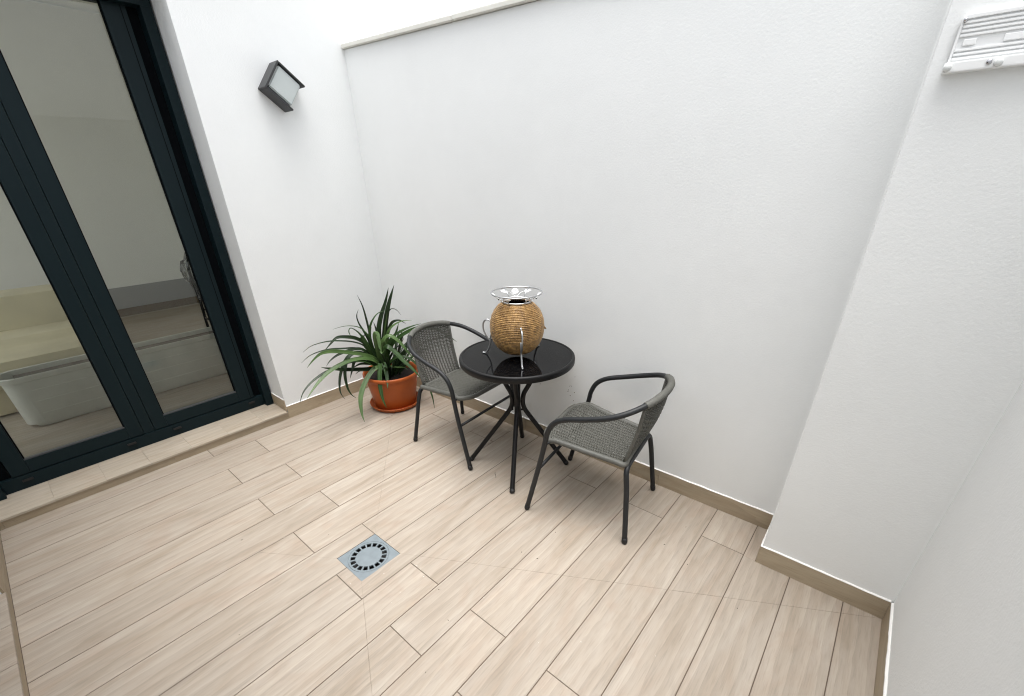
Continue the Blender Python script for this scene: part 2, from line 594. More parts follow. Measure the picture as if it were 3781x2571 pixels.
# ---- walls -------------------------------------------------------
def skirting(parent, p0, p1, nrm, joints=(), z0=0.0, h=SK, bead=True, seed=0):
    """Row of skirting tiles from p0 to p1; nrm points into the yard."""
    p0, p1 = Vector((*p0, 0)), Vector((*p1, 0)); nrm = Vector((*nrm, 0))
    d = Vector((-nrm.y, nrm.x, 0))                 # z x n
    if (p1 - p0).dot(d) < 0:
        p0, p1 = p1, p0
    L = (p1 - p0).length
    rz = math.atan2(nrm.y, nrm.x)
    cuts = [0.0] + sorted(joints) + [L]
    for a, b in zip(cuts, cuts[1:]):
        g0 = 0.0 if a == 0 else 0.0007
        g1 = 0.0 if b == L else 0.0007
        bm = bmesh.new()
        box(bm, 0.0003, T, a + g0, b - g1, z0, z0 + h, 0.0009)
        mk('skirting_tile', bm, M['skirt'], parent, loc=p0, rot=(0, 0, rz))
    if bead:
        bm = bmesh.new()
        n = max(4, int(L / 0.02))
        rows = []
        for i in range(n + 1):
            y = L * i / n
            w = T + 0.0002 + 0.0026 * mnoise.noise(Vector((y * 23 + seed, 3.1, 0)))
            t = 0.0040 + 0.0036 * mnoise.noise(Vector((y * 31 + seed, 9.7, 0)))
            rows.append([bm.verts.new(v) for v in ((0.0, y, z0 + h), (w, y, z0 + h + 0.0004), (w * 0.75, y, z0 + h + t * 0.55), (0.0, y, z0 + h + t))])
        for a, b in zip(rows, rows[1:]):
            for k in range(3):
                bm.faces.new((a[k], a[k + 1], b[k + 1], b[k]))
        mk('sealant_bead', bm, M['bead'], parent, loc=p0, rot=(0, 0, rz), smooth=True)

HL, HR, HN = 2.78, 2.2, 2.35         # heights: house wall, right wall, near wall
DY0, DY1, DTOP = -0.437, 1.062, 2.46

# house wall with the door opening
bm = bmesh.new()
box(bm, XL - 0.26, XL, DY1, YB + 0.012, -0.1, HL)
box(bm, XL - 0.26, XL, YN - 2.2, DY1, DTOP, HL)
box(bm, XL - 0.26, XL, YN - 2.2, DY0, -0.1, DTOP)
house = tag(mk('house_wall', bm, M['plaster']), 'tall white rendered house wall carrying the lamp beside the glass door', 'wall')
skirting(house, (XL, DY1 + 0.0), (XL, YB), (1, 0), joints=(), seed=1)
skirting(house, (XL - 0.20, DY1), (XL - 0.001, DY1), (0, -1), z0=0.058, h=0.088, seed=2)

# back wall with sloping coping
def cope_z(x): return 2.292 - 0.0372 * (x + 3.09)
bm = bmesh.new()
x0, x1 = XL, XR + 0.2
vs = []
for x in (x0, x1):
    for y in (YB, YB + 0.15):
        for z in (-0.1, cope_z(x) - 0.001):
            vs.append(bm.verts.new((x, y, z)))
for f in ((0, 1, 3, 2), (4, 6, 7, 5), (0, 4, 5, 1), (2, 3, 7, 6), (0, 2, 6, 4), (1, 5, 7, 3)):
    bm.faces.new([vs[i] for i in f])
back = tag(mk('garden_wall', bm, M['plaster']), 'white rendered wall with pale coping behind the table and chairs', 'wall')
skirting(back, (XL + T, YB), (PX, YB), (0, -1), joints=(0.53, 1.48, 2.43), seed=3)
cx = [XL + 0.001, -2.073, -1.05, -0.02, XR + 0.2]
for a, b in zip(cx, cx[1:]):
    bm = bmesh.new()
    vs = []
    lift = random.uniform(-0.0015, 0.0015)
    for x in (a, b - 0.003):
        for y in (YB - 0.022, YB + 0.17):
            for dz in (0.0, 0.022):
                vs.append(bm.verts.new((x, y, cope_z(x) + dz + lift)))
    fs = [bm.faces.new([vs[i] for i in f]) for f in ((0, 1, 3, 2), (4, 6, 7, 5), (0, 4, 5, 1), (2, 3, 7, 6), (0, 2, 6, 4), (1, 5, 7, 3))]
    bmesh.ops.bevel(bm, geom=list({e for f in fs for e in f.edges}), offset=0.003, segments=2, affect='EDGES')
    mk('coping_slab', bm, M['coping'], back)
# little specks of dirt on the wall near the table
bm = bmesh.new()
for (x, z) in ((-1.243, .502), (-1.277, .432), (-1.262, .434), (-1.268, .440), (-1.284, .405), (-1.287, .395), (-1.242, .40), (-1.245, .345), (-1.24, .322), (-1.49, .44), (-1.478, .446), (-1.497, .385), (-1.27, .372)):
    r = random.uniform(0.0018, 0.0035)
    bmesh.ops.create_icosphere(bm, subdivisions=1, radius=r, matrix=Matrix.Translation((x, YB, z)) @ Matrix.Diagonal((1, 0.35, 1, 1)))
mk('dirt_specks', bm, M['litter'], back)['kind'] = 'stuff'

# pillar
bm = bmesh.new()
box(bm, PX, XR, PY, YB, -0.1, HR)
bmesh.ops.bevel(bm, geom=[e for e in bm.edges if abs(e.verts[0].co.x - PX) < 1e-4 and abs(e.verts[1].co.x - PX) < 1e-4 and abs(e.verts[0].co.y - PY) < 1e-4 and abs(e.verts[1].co.y - PY) < 1e-4], offset=0.006, segments=3, affect='EDGES')
pillar = tag(mk('wall_pillar', bm, M['plaster']), 'white rendered pillar jutting from the corner beside the right-hand wall', 'pillar')
skirting(pillar, (PX - T * 0.8, PY), (XR - T, PY), (0, -1), seed=4)
skirting(pillar, (PX, PY + 0.0005), (PX, YB - T), (-1, 0), seed=5)

# right wall
bm = bmesh.new()
box(bm, XR, XR + 0.2, YN - 0.3, YB + 0.15, -0.1, HR)
right = tag(mk('side_wall', bm, M['plaster']), 'plain white rendered wall filling the right edge of the picture', 'wall')
skirting(right, (XR, YN), (XR, PY - T), (-1, 0), joints=(0.95, 1.9), seed=6)

# near wall: a doorway with a raised tiled sill, behind the photographer
bm = bmesh.new()
NX0, NX1 = -2.43, -0.55
box(bm, XL, NX0, YN - 0.25, YN, -0.1, HN)
box(bm, NX1, XR, YN - 0.25, YN, -0.1, HN)
box(bm, NX0, NX1, YN - 0.25, YN, 2.3, HN)
near = tag(mk('near_wall', bm, M['plaster']), 'white rendered wall with a raised tiled doorway at the lower left edge', 'wall')
skirting(near, (XL + T, YN), (NX0, YN), (0, 1), seed=7)
skirting(near, (NX1, YN), (XR - T, YN), (0, 1), seed=8)
sill2 = empty('doorway_step', 'tiled doorway step with brown riser at the lower left edge', 'step', (NX0, YN, 0))
for k in range(8):
    a = NX0 + k * 0.235 + 0.001
    b = min(NX0 + (k + 1) * 0.235, NX1) - 0.001
    bm = bmesh.new()
    box(bm, a - NX0, b - NX0, -0.27, 0.011, 0.047, 0.059, 0.0012)
    mk('step_tile', bm, M['tile'], sill2)
bm = bmesh.new()
box(bm, 0, T, 0, NX1 - NX0, 0.0, 0.0465, 0.0006)
mk('riser_tile', bm, M['skirt'], sill2, loc=(NX1 - NX0, 0, 0), rot=(0, 0, math.pi / 2))
boxobj('step_core', (0, NX1 - NX0, -0.27, -0.001, 0.0, 0.0465), M['grout'], sill2)
boxobj('door_panel', (NX0 + 0.002, NX1 - 0.002, YN - 0.235, YN - 0.20, 0.0595, 2.299), M['alu'], near)

# ---- tiled door sill ---------------------------------------------
sill = empty('door_sill', 'raised sill of beige wood-look tiles below the glass door', 'step', (XL, 0, 0))
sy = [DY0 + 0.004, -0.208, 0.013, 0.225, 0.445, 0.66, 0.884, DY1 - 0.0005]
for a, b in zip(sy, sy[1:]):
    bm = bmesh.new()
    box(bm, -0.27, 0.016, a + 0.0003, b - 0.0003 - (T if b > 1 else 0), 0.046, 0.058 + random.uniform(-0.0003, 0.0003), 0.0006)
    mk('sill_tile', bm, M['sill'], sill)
ry = [DY0 + 0.004, -0.414, 0.338, DY1]
for a, b in zip(ry, ry[1:]):
    bm = bmesh.new()
    box(bm, 0.0003, T, a + 0.0005, b - 0.0005, 0.0, 0.0455, 0.0006)
    mk('riser_tile', bm, M['skirt'], sill)
boxobj('sill_core', (-0.30, 0.0, DY0 + 0.006, DY1 - 0.002, 0.0, 0.0455), M['grout'], sill)

# ---- sliding glass door ------------------------------------------
FX, SX = -3.300, -3.350            # frame front, sash front
door = empty('glass_door', 'anthracite framed glass door with two tall panes in the house wall', 'door', (SX, 0.315, 0.058))
OX, OY, OZ = SX, 0.315, 0.058
def dbox(name, x0, x1, y0, y1, z0, z1, mat, parent=door, bev=0.0025):
    off = Vector((OX, OY, OZ))
    bm = bmesh.new()
    box(bm, x0 - off.x, x1 - off.x, y0 - off.y, y1 - off.y, z0 - off.z, z1 - off.z, bev)
    return mk(name, bm, mat, parent)
zt = 2.44
fr = dbox('frame_jamb', -3.42, FX, 1.003, 1.0535, 0.0585, zt, M['alu'])
dbox('frame_jamb', -3.42, FX, DY0 + 0.006, -0.372, 0.0585, zt, M['alu'])
dbox('frame_head', -3.42, FX + 0.002, DY0 + 0.006, 1.0535, 2.352, zt + 0.018, M['alu'])
dbox('frame_track', -3.42, -3.343, -0.371, 1.0025, 0.0585, 0.135, M['alu'])
dbox('frame_recess', -3.42, -3.372, 0.956, 1.0025, 0.1355, 2.3515, M['gasket'], bev=0)
dbox('frame_recess', -3.42, -3.372, -0.371, -0.322, 0.1355, 2.3515, M['gasket'], bev=0)
for k, y in enumerate((-0.27, 0.201, 0.448, 0.92)):
    bm = bmesh.new()
    box(bm, -0.002, 0.011, -0.022, 0.022, -0.006, 0.006, 0.003)
    mk('drain_cap', bm, M['cap'], door, loc=(-3.343 - OX, y - OY, 0.108 - OZ))
def sash(y0, y1, g0, g1):
    zb_, ztp = 0.140, 2.42
    s = dbox('sash', SX - 0.05, SX, y0, g0, zb_, ztp, M['alu'])      # left stile carries the rest
    dbox('stile', SX - 0.05, SX, g1, y1, zb_, ztp, M['alu'], s)
    dbox('bottom_rail', SX - 0.0495, SX - 0.0004, g0 + 0.0003, g1 - 0.0003, zb_, 0.212, M['alu'], s)
    dbox('top_rail', SX - 0.0495, SX - 0.0004, g0 + 0.0003, g1 - 0.0003, 2.36, ztp, M['alu'], s)
    dbox('glazing_bead', SX - 0.022, SX - 0.006, g0 + 0.0006, g1 - 0.0006, 0.2125, 0.222, M['bead_alu'], s, 0.002)
    dbox('gasket', SX - 0.025, SX - 0.009, g0 + 0.0005, g0 + 0.006, 0.2225, 2.3595, M['gasket'], s, 0)
    dbox('gasket', SX - 0.025, SX - 0.009, g1 - 0.006, g1 - 0.0005, 0.2225, 2.3595, M['gasket'], s, 0)
    dbox('pane', SX - 0.032, SX - 0.026, g0 + 0.0005, g1 - 0.0005, 0.2125, 2.3595, M['glass'], s, 0)
    return s
sash(-0.318, 0.278, -0.243, 0.206)
sash(0.337, 0.952, 0.408, 0.851)
dbox('centre_post', SX - 0.05, SX - 0.002, 0.2805, 0.3345, 0.1355, 2.3515, M['alu'], bev=0.002)
# seam groove on the right stile
dbox('seam', SX - 0.004, SX + 0.0012, 0.927, 0.9305, 0.150, 2.350, M['gasket'], bev=0)

# ---- room behind the glass ----------------------------------------
RX, RY0, RY1, RZ, RC = -7.39, -1.05, 1.955, 0.058, 3.32
bm = bmesh.new()
box(bm, RX - 0.2, XL - 0.331, RY0 - 0.2, RY1 + 0.05, -0.1, RZ)
tag(mk('room_floor', bm, woodtile('room_tile', 0.62)), kind='structure')
bm = bmesh.new()
cz = lambda x: 2.74 + (XL - 0.262 - x) * 0.118
vs = [bm.verts.new((x, y, cz(x) + dz)) for x in (RX - 0.2, XL - 0.262) for y in (RY0 - 0.2, RY1 + 0.05) for dz in (0, 0.12)]
for f in ((0, 1, 3, 2), (4, 6, 7, 5), (0, 4, 5, 1), (2, 3, 7, 6), (0, 2, 6, 4), (1, 5, 7, 3)):
    bm.faces.new([vs[i] for i in f])
tag(mk('room_ceiling', bm, M['room_plaster']), kind='structure')
bm = bmesh.new()
box(bm, RX - 0.2, RX, RY0 - 0.2, RY1 + 0.05, -0.1, RC - 0.12)
rw = tag(mk('room_wall', bm, M['room_plaster']), 'pale far wall of the room seen through the glass door', 'wall')
boxobj('low_band_panel', (RX, RX + 0.012, RY0, RY1, RZ + 0.094, 0.41), M['low_band'], rw)  # thin grey strip above the skirting, darker than the wall
boxobj('skirting_board', (RX, RX + 0.018, RY0, RY1, RZ, RZ + 0.093), plain('brown_board', (0.11, 0.075, 0.04), 0.6), rw)
bm = bmesh.new()
v = [bm.verts.new((x, y, z)) for x, z in ((RX + 0.001, -0.1), (XL - 0.262, -0.1), (XL - 0.262, 2.739), (RX + 0.001, cz(RX) - 0.002)) for y in (RY1, RY1 + 0.05)]
for f in ((0, 2, 4, 6), (1, 7, 5, 3), (0, 1, 3, 2), (2, 3, 5, 4), (4, 5, 7, 6), (6, 7, 1, 0)):
    bm.faces.new([v[i] for i in f])
tag(mk('room_side_wall', bm, M['room_plaster']), kind='structure')
bm = bmesh.new()     # side wall with an unseen wide opening, added to brighten the room
box(bm, RX + 0.001, -7.1, RY0 - 0.2, RY0, -0.1, 3.1)
box(bm, -3.7, XL - 0.262, RY0 - 0.2, RY0, -0.1, 2.74)
box(bm, -7.1, -3.7, RY0 - 0.2, RY0, -0.1, 0.4)
box(bm, -7.1, -3.7, RY0 - 0.2, RY0, 2.65, 2.74)
tag(mk('light_opening_wall', bm, M['room_plaster']), kind='structure')
# ================================================================ objects
# ---- wall lamp ----------------------------------------------------
lamp = empty('wall_lamp', 'square dark grey wall lamp hung cornerwise on the house wall', 'lamp', (XL, 1.522, 2.039))
LA = R_(52.0)
def lamp_pt(a, b, d):
    """a along the edge up-right of the left corner, b along the edge down-right, d out from the wall."""
    ea = Vector((0, math.cos(LA), math.sin(LA))); eb = Vector((0, math.sin(LA), -math.cos(LA)))
    return ea * a + eb * b + Vector((d, 0, 0))
def lamp_box(name, a0, a1, b0, b1, d0, d1, mat, bev=0.002):
    bm = bmesh.new()
    vs = [bm.verts.new(lamp_pt(a, b, d)) for a in (a0, a1) for b in (b0, b1) for d in (d0, d1)]
    fs = [bm.faces.new([vs[i] for i in f]) for f in ((0, 1, 3, 2), (4, 6, 7, 5), (0, 4, 5, 1), (2, 3, 7, 6), (0, 2, 6, 4), (1, 5, 7, 3))]
    bmesh.ops.recalc_face_normals(bm, faces=bm.faces[:])
    if bev:
        bmesh.ops.bevel(bm, geom=list({e for f in fs for e in f.edges}), offset=bev, segments=2, affect='EDGES')
    return mk(name, bm, mat, lamp)
hA = 0.085
lamp_box('back_plate', -hA + 0.012, hA - 0.012, -hA + 0.012, hA - 0.004, 0.001, 0.012, M['lampbody'])
lamp_box('shade_plate', -hA, hA, -hA, -hA + 0.010, 0.001, 0.103, M['lampbody'])            # upper left
lamp_box('shade_plate', hA - 0.010, hA, -hA + 0.0105, hA + 0.004, 0.001, 0.103, M['lampbody'])     # upper right
lamp_box('shade_plate', -hA, -hA + 0.010, -hA + 0.0105, hA, 0.001, 0.103, M['lampbody'])     # lower left
lamp_box('diffuser', -hA + 0.022, hA - 0.014, -hA + 0.014, hA - 0.014, 0.013, 0.094, M['lampdiff'], 0.006)

# ---- ventilation grille on the pillar ------------------------------
vent = empty('vent_grille', 'white louvred plastic vent grille high on the pillar', 'vent', (0.10, PY, 1.757))
vx0, vx1 = -0.145, 0.145
def vbox(name, x0, x1, z0, z1, d0, d1, mat=None, bev=0.0015, parent=vent):
    bm = bmesh.new()
    box(bm, x0, x1, -d1, -d0, z0, z1, bev)
    return mk(name, bm, mat or M['vent'], parent)
plate = vbox('back_plate', vx0, vx1, 0.018, 0.112, 0.0, 0.010)
vbox('bottom_flange', vx0 - 0.004, vx1, 0.0, 0.0215, 0.0, 0.030, bev=0.003)
vbox('top_lip', vx0 + 0.006, vx1, 0.106, 0.114, 0.0, 0.0155)
vbox('side_lip', vx0, vx0 + 0.005, 0.022, 0.1055, 0.0, 0.014)
for z in (0.029, 0.0375, 0.046):
    vbox('slat', vx0 + 0.0055, vx1, z - 0.0028, z + 0.0022, 0.0103, 0.0142, bev=0.0012)
for z in (0.0745, 0.083, 0.0915, 0.100):
    vbox('slat', vx0 + 0.0055, vx1, z - 0.0028, z + 0.0022, 0.0103, 0.0142, bev=0.0012)
for (a, b, za, zb2) in ((vx0 + 0.016, vx0 + 0.040, 0.0535, 0.0665), (vx0 + 0.088, vx0 + 0.135, 0.052, 0.0665), (vx0 + 0.185, vx0 + 0.225, 0.0535, 0.0665)):
    vbox('raised_pad', a, b, za, zb2, 0.0103, 0.0145, bev=0.002)
def disc(name, x, z, r, d0, d1, mat, seg=20, parent=vent):
    bm = bmesh.new()
    lathe(bm, [(0, 0), (r, 0), (r, (d1 - d0) * 0.6), (r * 0.7, d1 - d0), (0, d1 - d0)], seg)
    return mk(name, bm, mat, parent, loc=(x, -d0, z), rot=(math.pi / 2, 0, 0), smooth=True)
disc('screw', vx0 + 0.006, 0.1045, 0.0045, 0.014, 0.0225, M['chrome'])
disc('screw', vx0 + 0.078, 0.0125, 0.0055, 0.0303, 0.034, M['chrome'])
disc('clear_cap', vx0 + 0.004, 0.0105, 0.0085, 0.0303, 0.040, M['clearcap'])
disc('clear_cap', vx0 + 0.095, 0.0095, 0.0085, 0.0303, 0.040, M['clearcap'])

# ---- floor drain ---------------------------------------------------
dcx, dcy = (DR[0] + DR[1]) / 2, (DR[2] + DR[3]) / 2
drain = empty('floor_drain', 'square grey plastic floor drain with a ring of slots', 'drain', (dcx, dcy, 0))
hw, hd = (DR[1] - DR[0]) / 2 - 0.0012, (DR[3] - DR[2]) / 2 - 0.0012
zs = -0.0012
bm = bmesh.new()
SEG = 96
RO, RI0, RI1 = 0.093, 0.082, 0.060
def ringv(r, z): return [bm.verts.new((r * math.cos(2 * math.pi * k / SEG), r * math.sin(2 * math.pi * k / SEG), z)) for k in range(SEG)]
# square plate with a round hole of radius RO
sq = []
for k in range(SEG):
    a = 2 * math.pi * k / SEG
    c, s = math.cos(a), math.sin(a)
    t = min(hw / abs(c) if abs(c) > 1e-6 else 9, hd / abs(s) if abs(s) > 1e-6 else 9)
    sq.append(bm.verts.new((c * t, s * t, zs)))
corner = {}
ro = ringv(RO, zs)
ri = ringv(RO - 0.0012, zs - 0.002)
for k in range(SEG):
    j = (k + 1) % SEG
    bm.faces.new((ro[k], sq[k], sq[j], ro[j]))
    bm.faces.new((ri[k], ro[k], ro[j], ri[j]))
for (sx, sy_) in ((1, 1), (-1, 1), (-1, -1), (1, -1)):
    cv = bm.verts.new((sx * hw, sy_ * hd, zs))
    # triangle filling the clipped corner
    best = sorted(range(SEG), key=lambda k: (sq[k].co - cv.co).length)[:2]
    if abs(best[0] - best[1]) in (1, SEG - 1):
        try: bm.faces.new((sq[best[0]], sq[best[1]], cv))
        except ValueError: pass
mk('plate', bm, M['drain'], drain)
bm = bmesh.new()
NS = 17
per = 8
SEG2 = NS * per
zg = zs - 0.0006
def rv(r, z): return [bm.verts.new((r * math.cos(2 * math.pi * (k + 2) / SEG2), r * math.sin(2 * math.pi * (k + 2) / SEG2), z)) for k in range(SEG2)]
r0, r1, r2, r3 = rv(RO - 0.0016, zg), rv(RI0, zg), rv(RI1, zg), rv(RI1 * 0.5, zg + 0.0015)
q1, q2 = rv(RI0, zg - 0.006), rv(RI1, zg - 0.006)
cc = bm.verts.new((0, 0, zg + 0.002))
for k in range(SEG2):
    j = (k + 1) % SEG2
    bm.faces.new((r0[k], r0[j], r1[j], r1[k]))
    bm.faces.new((r2[k], r2[j], r3[j], r3[k]))
    bm.faces.new((r3[k], r3[j], cc))
    if k % per < 2:       # rib
        bm.faces.new((r1[k], r1[j], r2[j], r2[k]))
        if k % per == 0: bm.faces.new((r1[k], r2[k], q2[k], q1[k]))
        if k % per == 1: bm.faces.new((r1[j], r2[j], q2[j], q1[j]))
    else:
        bm.faces.new((r1[k], r1[j], q1[j], q1[k]))
        bm.faces.new((r2[k], r2[j], q2[j], q2[k]))
mk('slotted_grate', bm, M['drain'], drain)
bm = bmesh.new()
lathe(bm, [(0.0, -0.045), (0.086, -0.045), (0.0905, -0.004)], 48)
mk('shaft', bm, M['dark'], drain)

# ---- bistro table --------------------------------------------------
TX, TY, TZ = -1.409, 1.684, 0.703
table = empty('bistro_table', 'round black bistro table with a glossy speckled glass top', 'table', (TX, TY, 0))
bm = bmesh.new()
lathe(bm, [(0.2955, TZ - 0.006), (0.2955, TZ + 0.0005), (0.299, TZ + 0.0025), (0.305, TZ + 0.002), (0.3095, TZ - 0.002), (0.311, TZ - 0.008), (0.3105, TZ - 0.028), (0.307, TZ - 0.033), (0.296, TZ - 0.033), (0.294, TZ - 0.012)], 96, closed=True)
autosmooth(mk('rim', bm, M['black'], table), 50)
bm = bmesh.new()
lathe(bm, [(0, TZ - 0.0115), (0.2945, TZ - 0.0115), (0.2945, TZ - 0.0008), (0, TZ - 0.0008)], 96)
mk('glass_top', bm, M['tabletop'], table)
bm = bmesh.new()
lathe(bm, [(0.0, TZ - 0.033), (0.14, TZ - 0.033), (0.14, TZ - 0.0125), (0, TZ - 0.0125)], 48)
mk('support_disc', bm, M['black'], table)
for k, az in enumerate((214.0, 302.7, 35.3, 124.2)):
    ca, sa = math.cos(R_(az)), math.sin(R_(az))
    prof = [(0.294, 0.006), (0.2325, 0.095), (0.171, 0.184), (0.1095, 0.273), (0.0665, 0.335), (0.0425, 0.372), (0.0315, 0.405), (0.0305, 0.440), (0.037, 0.474), (0.058, 0.515), (0.087, 0.570), (0.1165, 0.626), (0.138, 0.6685)]
    pts = [(r * ca, r * sa, z) for r, z in prof]
    lg = tube('leg', cr(pts, 6), 0.0135, M['black'], table, 12)
    d = (Vector(pts[0]) - Vector(pts[1])).normalized()
    bm = bmesh.new()
    sweep(bm, [Vector(pts[0]) - d * 0.020, Vector(pts[0]) - d * 0.001, Vector(pts[0]) + d * 0.0045], [0.0145, 0.0148, 0.011], 12)
    mk('foot_cap', bm, M['cap'], lg, smooth=True)
for z in (0.385, 0.455):
    for a in (80, 170, 260, 350):
        bm = bmesh.new()
        bmesh.ops.create_icosphere(bm, subdivisions=2, radius=0.0065, matrix=Matrix.Translation((0.038 * math.cos(R_(a)), 0.038 * math.sin(R_(a)), z)))
        mk('bolt', bm, M['black'], table, smooth=True)

# ---- rattan chairs ---------------------------------------------------
HOOP = [(0.262, 0.262, 0.010), (0.195, 0.260, 0.297), (0.166, 0.257, 0.44), (0.155, 0.257, 0.498), (0.127, 0.257, 0.553), (0.072, 0.258, 0.592),
        (-0.03, 0.262, 0.624), (-0.13, 0.255, 0.656), (-0.205, 0.220, 0.687), (-0.262, 0.150, 0.712), (-0.290, 0.070, 0.724), (-0.297, 0.0, 0.727)]
full = HOOP + [(x, -y, z) for x, y, z in HOOP[-2::-1]]
hoop = cr(full, 8)
WR = [i for i, p in enumerate(hoop) if p.x < -0.19 and abs(p.y) < 0.172]
wa, wb = WR[0], WR[-1]

def hoop_top(u):
    """point of the hoop at lateral position u*0.165"""
    y = 0.165 * u
    best = None
    for a, b in zip(hoop[wa - 3:wb + 3], hoop[wa - 2:wb + 4]):
        if min(a.y, b.y) <= y <= max(a.y, b.y) and abs(a.y - b.y) > 1e-9:
            return a + (b - a) * ((y - a.y) / (b.y - a.y))
    return hoop[wa] if u > 0 else hoop[wb]

def seat_half(t):          # t 0 rear .. 1 front
    return 0.172 + 0.044 * t
def seat_pt(u, t):
    x = -0.192 + 0.410 * t
    w = seat_half(t)
    # rounded front corners
    x -= 0.055 * max(0.0, (abs(u) - 0.55) / 0.45) ** 2.2 * t ** 3
    z = 0.398 + 0.050 * t - 0.014 * (1 - u * u) * math.sin(math.pi * min(1, t * 0.9 + 0.05))
    if t > 0.85:
        z -= 0.012 * ((t - 0.85) / 0.15) ** 2
    return Vector((x, w * u, z))
def back_pt(u, t):         # t 0 bottom .. 1 top
    b = Vector((-0.194 + 0.006 * u * u, 0.160 * u, 0.400))
    tp = hoop_top(u) + Vector((0.004, 0, -0.006))
    p = b.lerp(tp, t)
    p.x -= 0.020 * math.sin(math.pi * t) * (1 - 0.6 * u * u)
    return p

def weave(name, surf, rows, stakes, rad, amp, parent, mat, band=None):
    """Strands running across (u) that pass over and under stakes running along t."""
    bm = bmesh.new()
    def nrm(u, t):
        e = 1e-3
        du = surf(min(1, u + e), t) - surf(max(-1, u - e), t)
        dt = surf(u, min(1, t + e)) - surf(u, max(0, t - e))
        n = du.cross(dt)
        return n.normalized() if n.length > 0 else Vector((0, 0, 1))
    for s in range(stakes):
        u = -1 + 2 * (s + 0.5) / stakes
        path = [surf(u, i / 16) for i in range(17)]
        sweep(bm, path, 0.0038, 5)
    nseg = stakes * 4
    for r in range(rows):
        t = (r + 0.5) / rows
        path = []
        for i in range(nseg + 1):
            u = -1 + 2 * i / nseg
            ph = math.pi * (u + 1) / 2 * stakes
            sgn = 1 if r % 2 == 0 else -1
            if band and band[0] < t < band[1]:
                sgn = 1 if (r // 2) % 2 == 0 else -1
            path.append(surf(u, t) + nrm(u, t) * (amp * sgn * math.sin(ph)))
        sweep(bm, path, rad, 4, cap=False)
    o = mk(name, bm, mat, parent, smooth=True, fix=False)
    o['kind'] = 'stuff'
    return o

def make_chair(label):
    c = empty('rattan_chair', label, 'chair', group=None)
    fr = tube('arm_frame', hoop, 0.0128, M['tube'], c, 12)
    bm = bmesh.new()
    wpath = hoop[wa:wb + 1]
    fine = []
    for a, b in zip(wpath, wpath[1:]):
        for k in range(8):
            fine.append(a.lerp(b, k / 8))
    fine.append(wpath[-1])
    sweep(bm, fine, [0.0158 + 0.0007 * (i % 2) for i in range(len(fine))], 10)
    mk('top_wrap', bm, M['wrap'], fr, smooth=True)
    for sgn in (1, -1):
        p0 = Vector((0.262, 0.262 * sgn, 0.010)); p1 = Vector((0.195, 0.260 * sgn, 0.297)); d = (p0 - p1).normalized()
        bm = bmesh.new()
        sweep(bm, [p0 - d * 0.022, p0 - d * 0.002, p0 + d * 0.008], [0.0142, 0.0145, 0.011], 12)
        mk('foot_cap', bm, M['cap'], fr, smooth=True)
    # rear legs: one bent tube that passes under the back of the seat
    half = [(-0.256, 0.232, 0.010), (-0.224, 0.205, 0.20), (-0.199, 0.186, 0.345), (-0.193, 0.178, 0.378), (-0.190, 0.158, 0.396), (-0.189, 0.12, 0.401), (-0.189, 0.0, 0.402)]
    rear = cr(half + [(x, -y, z) for x, y, z in half[-2::-1]], 6)
    rear = [p + Vector((-0.016, 0, -0.018)) if p.z > 0.3 else p + Vector((-0.016, 0, -0.018)) * max(0, p.z - 0.01) / 0.29 for p in rear]
    rl = tube('rear_legs', rear, 0.0125, M['tube'], c, 12)
    for sgn in (1, -1):
        p0 = Vector((-0.256, 0.232 * sgn, 0.010)); p1 = Vector((-0.224 - 0.0105, 0.205 * sgn, 0.188)); d = (p0 - p1).normalized()
        bm = bmesh.new()
        sweep(bm, [p0 - d * 0.022, p0 - d * 0.002, p0 + d * 0.008], [0.0140, 0.0143, 0.011], 12)
        mk('foot_cap', bm, M['cap'], rl, smooth=True)
    tube('stretcher', [(0.199, 0.258, 0.280), (0.199, 0.0, 0.280), (0.199, -0.258, 0.280)], 0.0085, M['tube'], c, 10)
    for sgn in (1, -1):
        tube('seat_bracket', [(0.168, 0.256 * sgn, 0.430), (0.150, 0.205 * sgn, 0.428)], 0.006, M['tube'], c, 8)
    # seat rim, wrapped
    loop = [seat_pt(1, t / 10) for t in range(0, 11)] + [seat_pt(1 - 2 * k / 14, 1.0) for k in range(1, 14)] + [seat_pt(-1, 1 - t / 10) for t in range(0, 11)] + [seat_pt(-1 + 2 * k / 8, 0.0) for k in range(1, 8)]
    loop = [p + Vector((0, 0, -0.004)) for p in loop]
    fine = cr(loop, 4, closed=True)
    bm = bmesh.new()
    sweep(bm, fine, [0.0135 + 0.0006 * (i % 2) for i in range(len(fine))], 10, closed=True)
    rim = mk('seat_rim', bm, M['wrap'], c, smooth=True)
    weave('seat_weave', lambda u, t: seat_pt(u * 0.985, t), 68, 17, 0.0028, 0.0030, c, M['weave'])
    # backrest rods and panel
    for sgn in (1, -1):
        path = [back_pt(sgn, k / 8) for k in range(9)]
        tube('back_rod', path, 0.0075, M['wrap'], c, 8)
    weave('back_weave', back_pt, 58, 15, 0.0030, 0.0030, c, M['weave'], band=(0.50, 0.72))
    return c

def copy_tree(o, parent=None):
    n = o.copy()
    COL.objects.link(n)
    n.parent = parent
    for ch in list(o.children):
        copy_tree(ch, n)
    return n

ch1 = make_chair('grey rattan armchair between the potted plant and the table')
ch2 = copy_tree(ch1)
ch2['label'] = 'grey rattan armchair with its back to the pillar, right of the table'
for c in (ch1, ch2):
    c['group'] = 'rattan chairs at the bistro table'
ch1.location = (-1.861, 1.692, 0); ch1.rotation_euler = (0, 0, R_(3.4))
ch2.location = (-0.8815, 1.6815, 0); ch2.rotation_euler = (0, 0, R_(188.05))

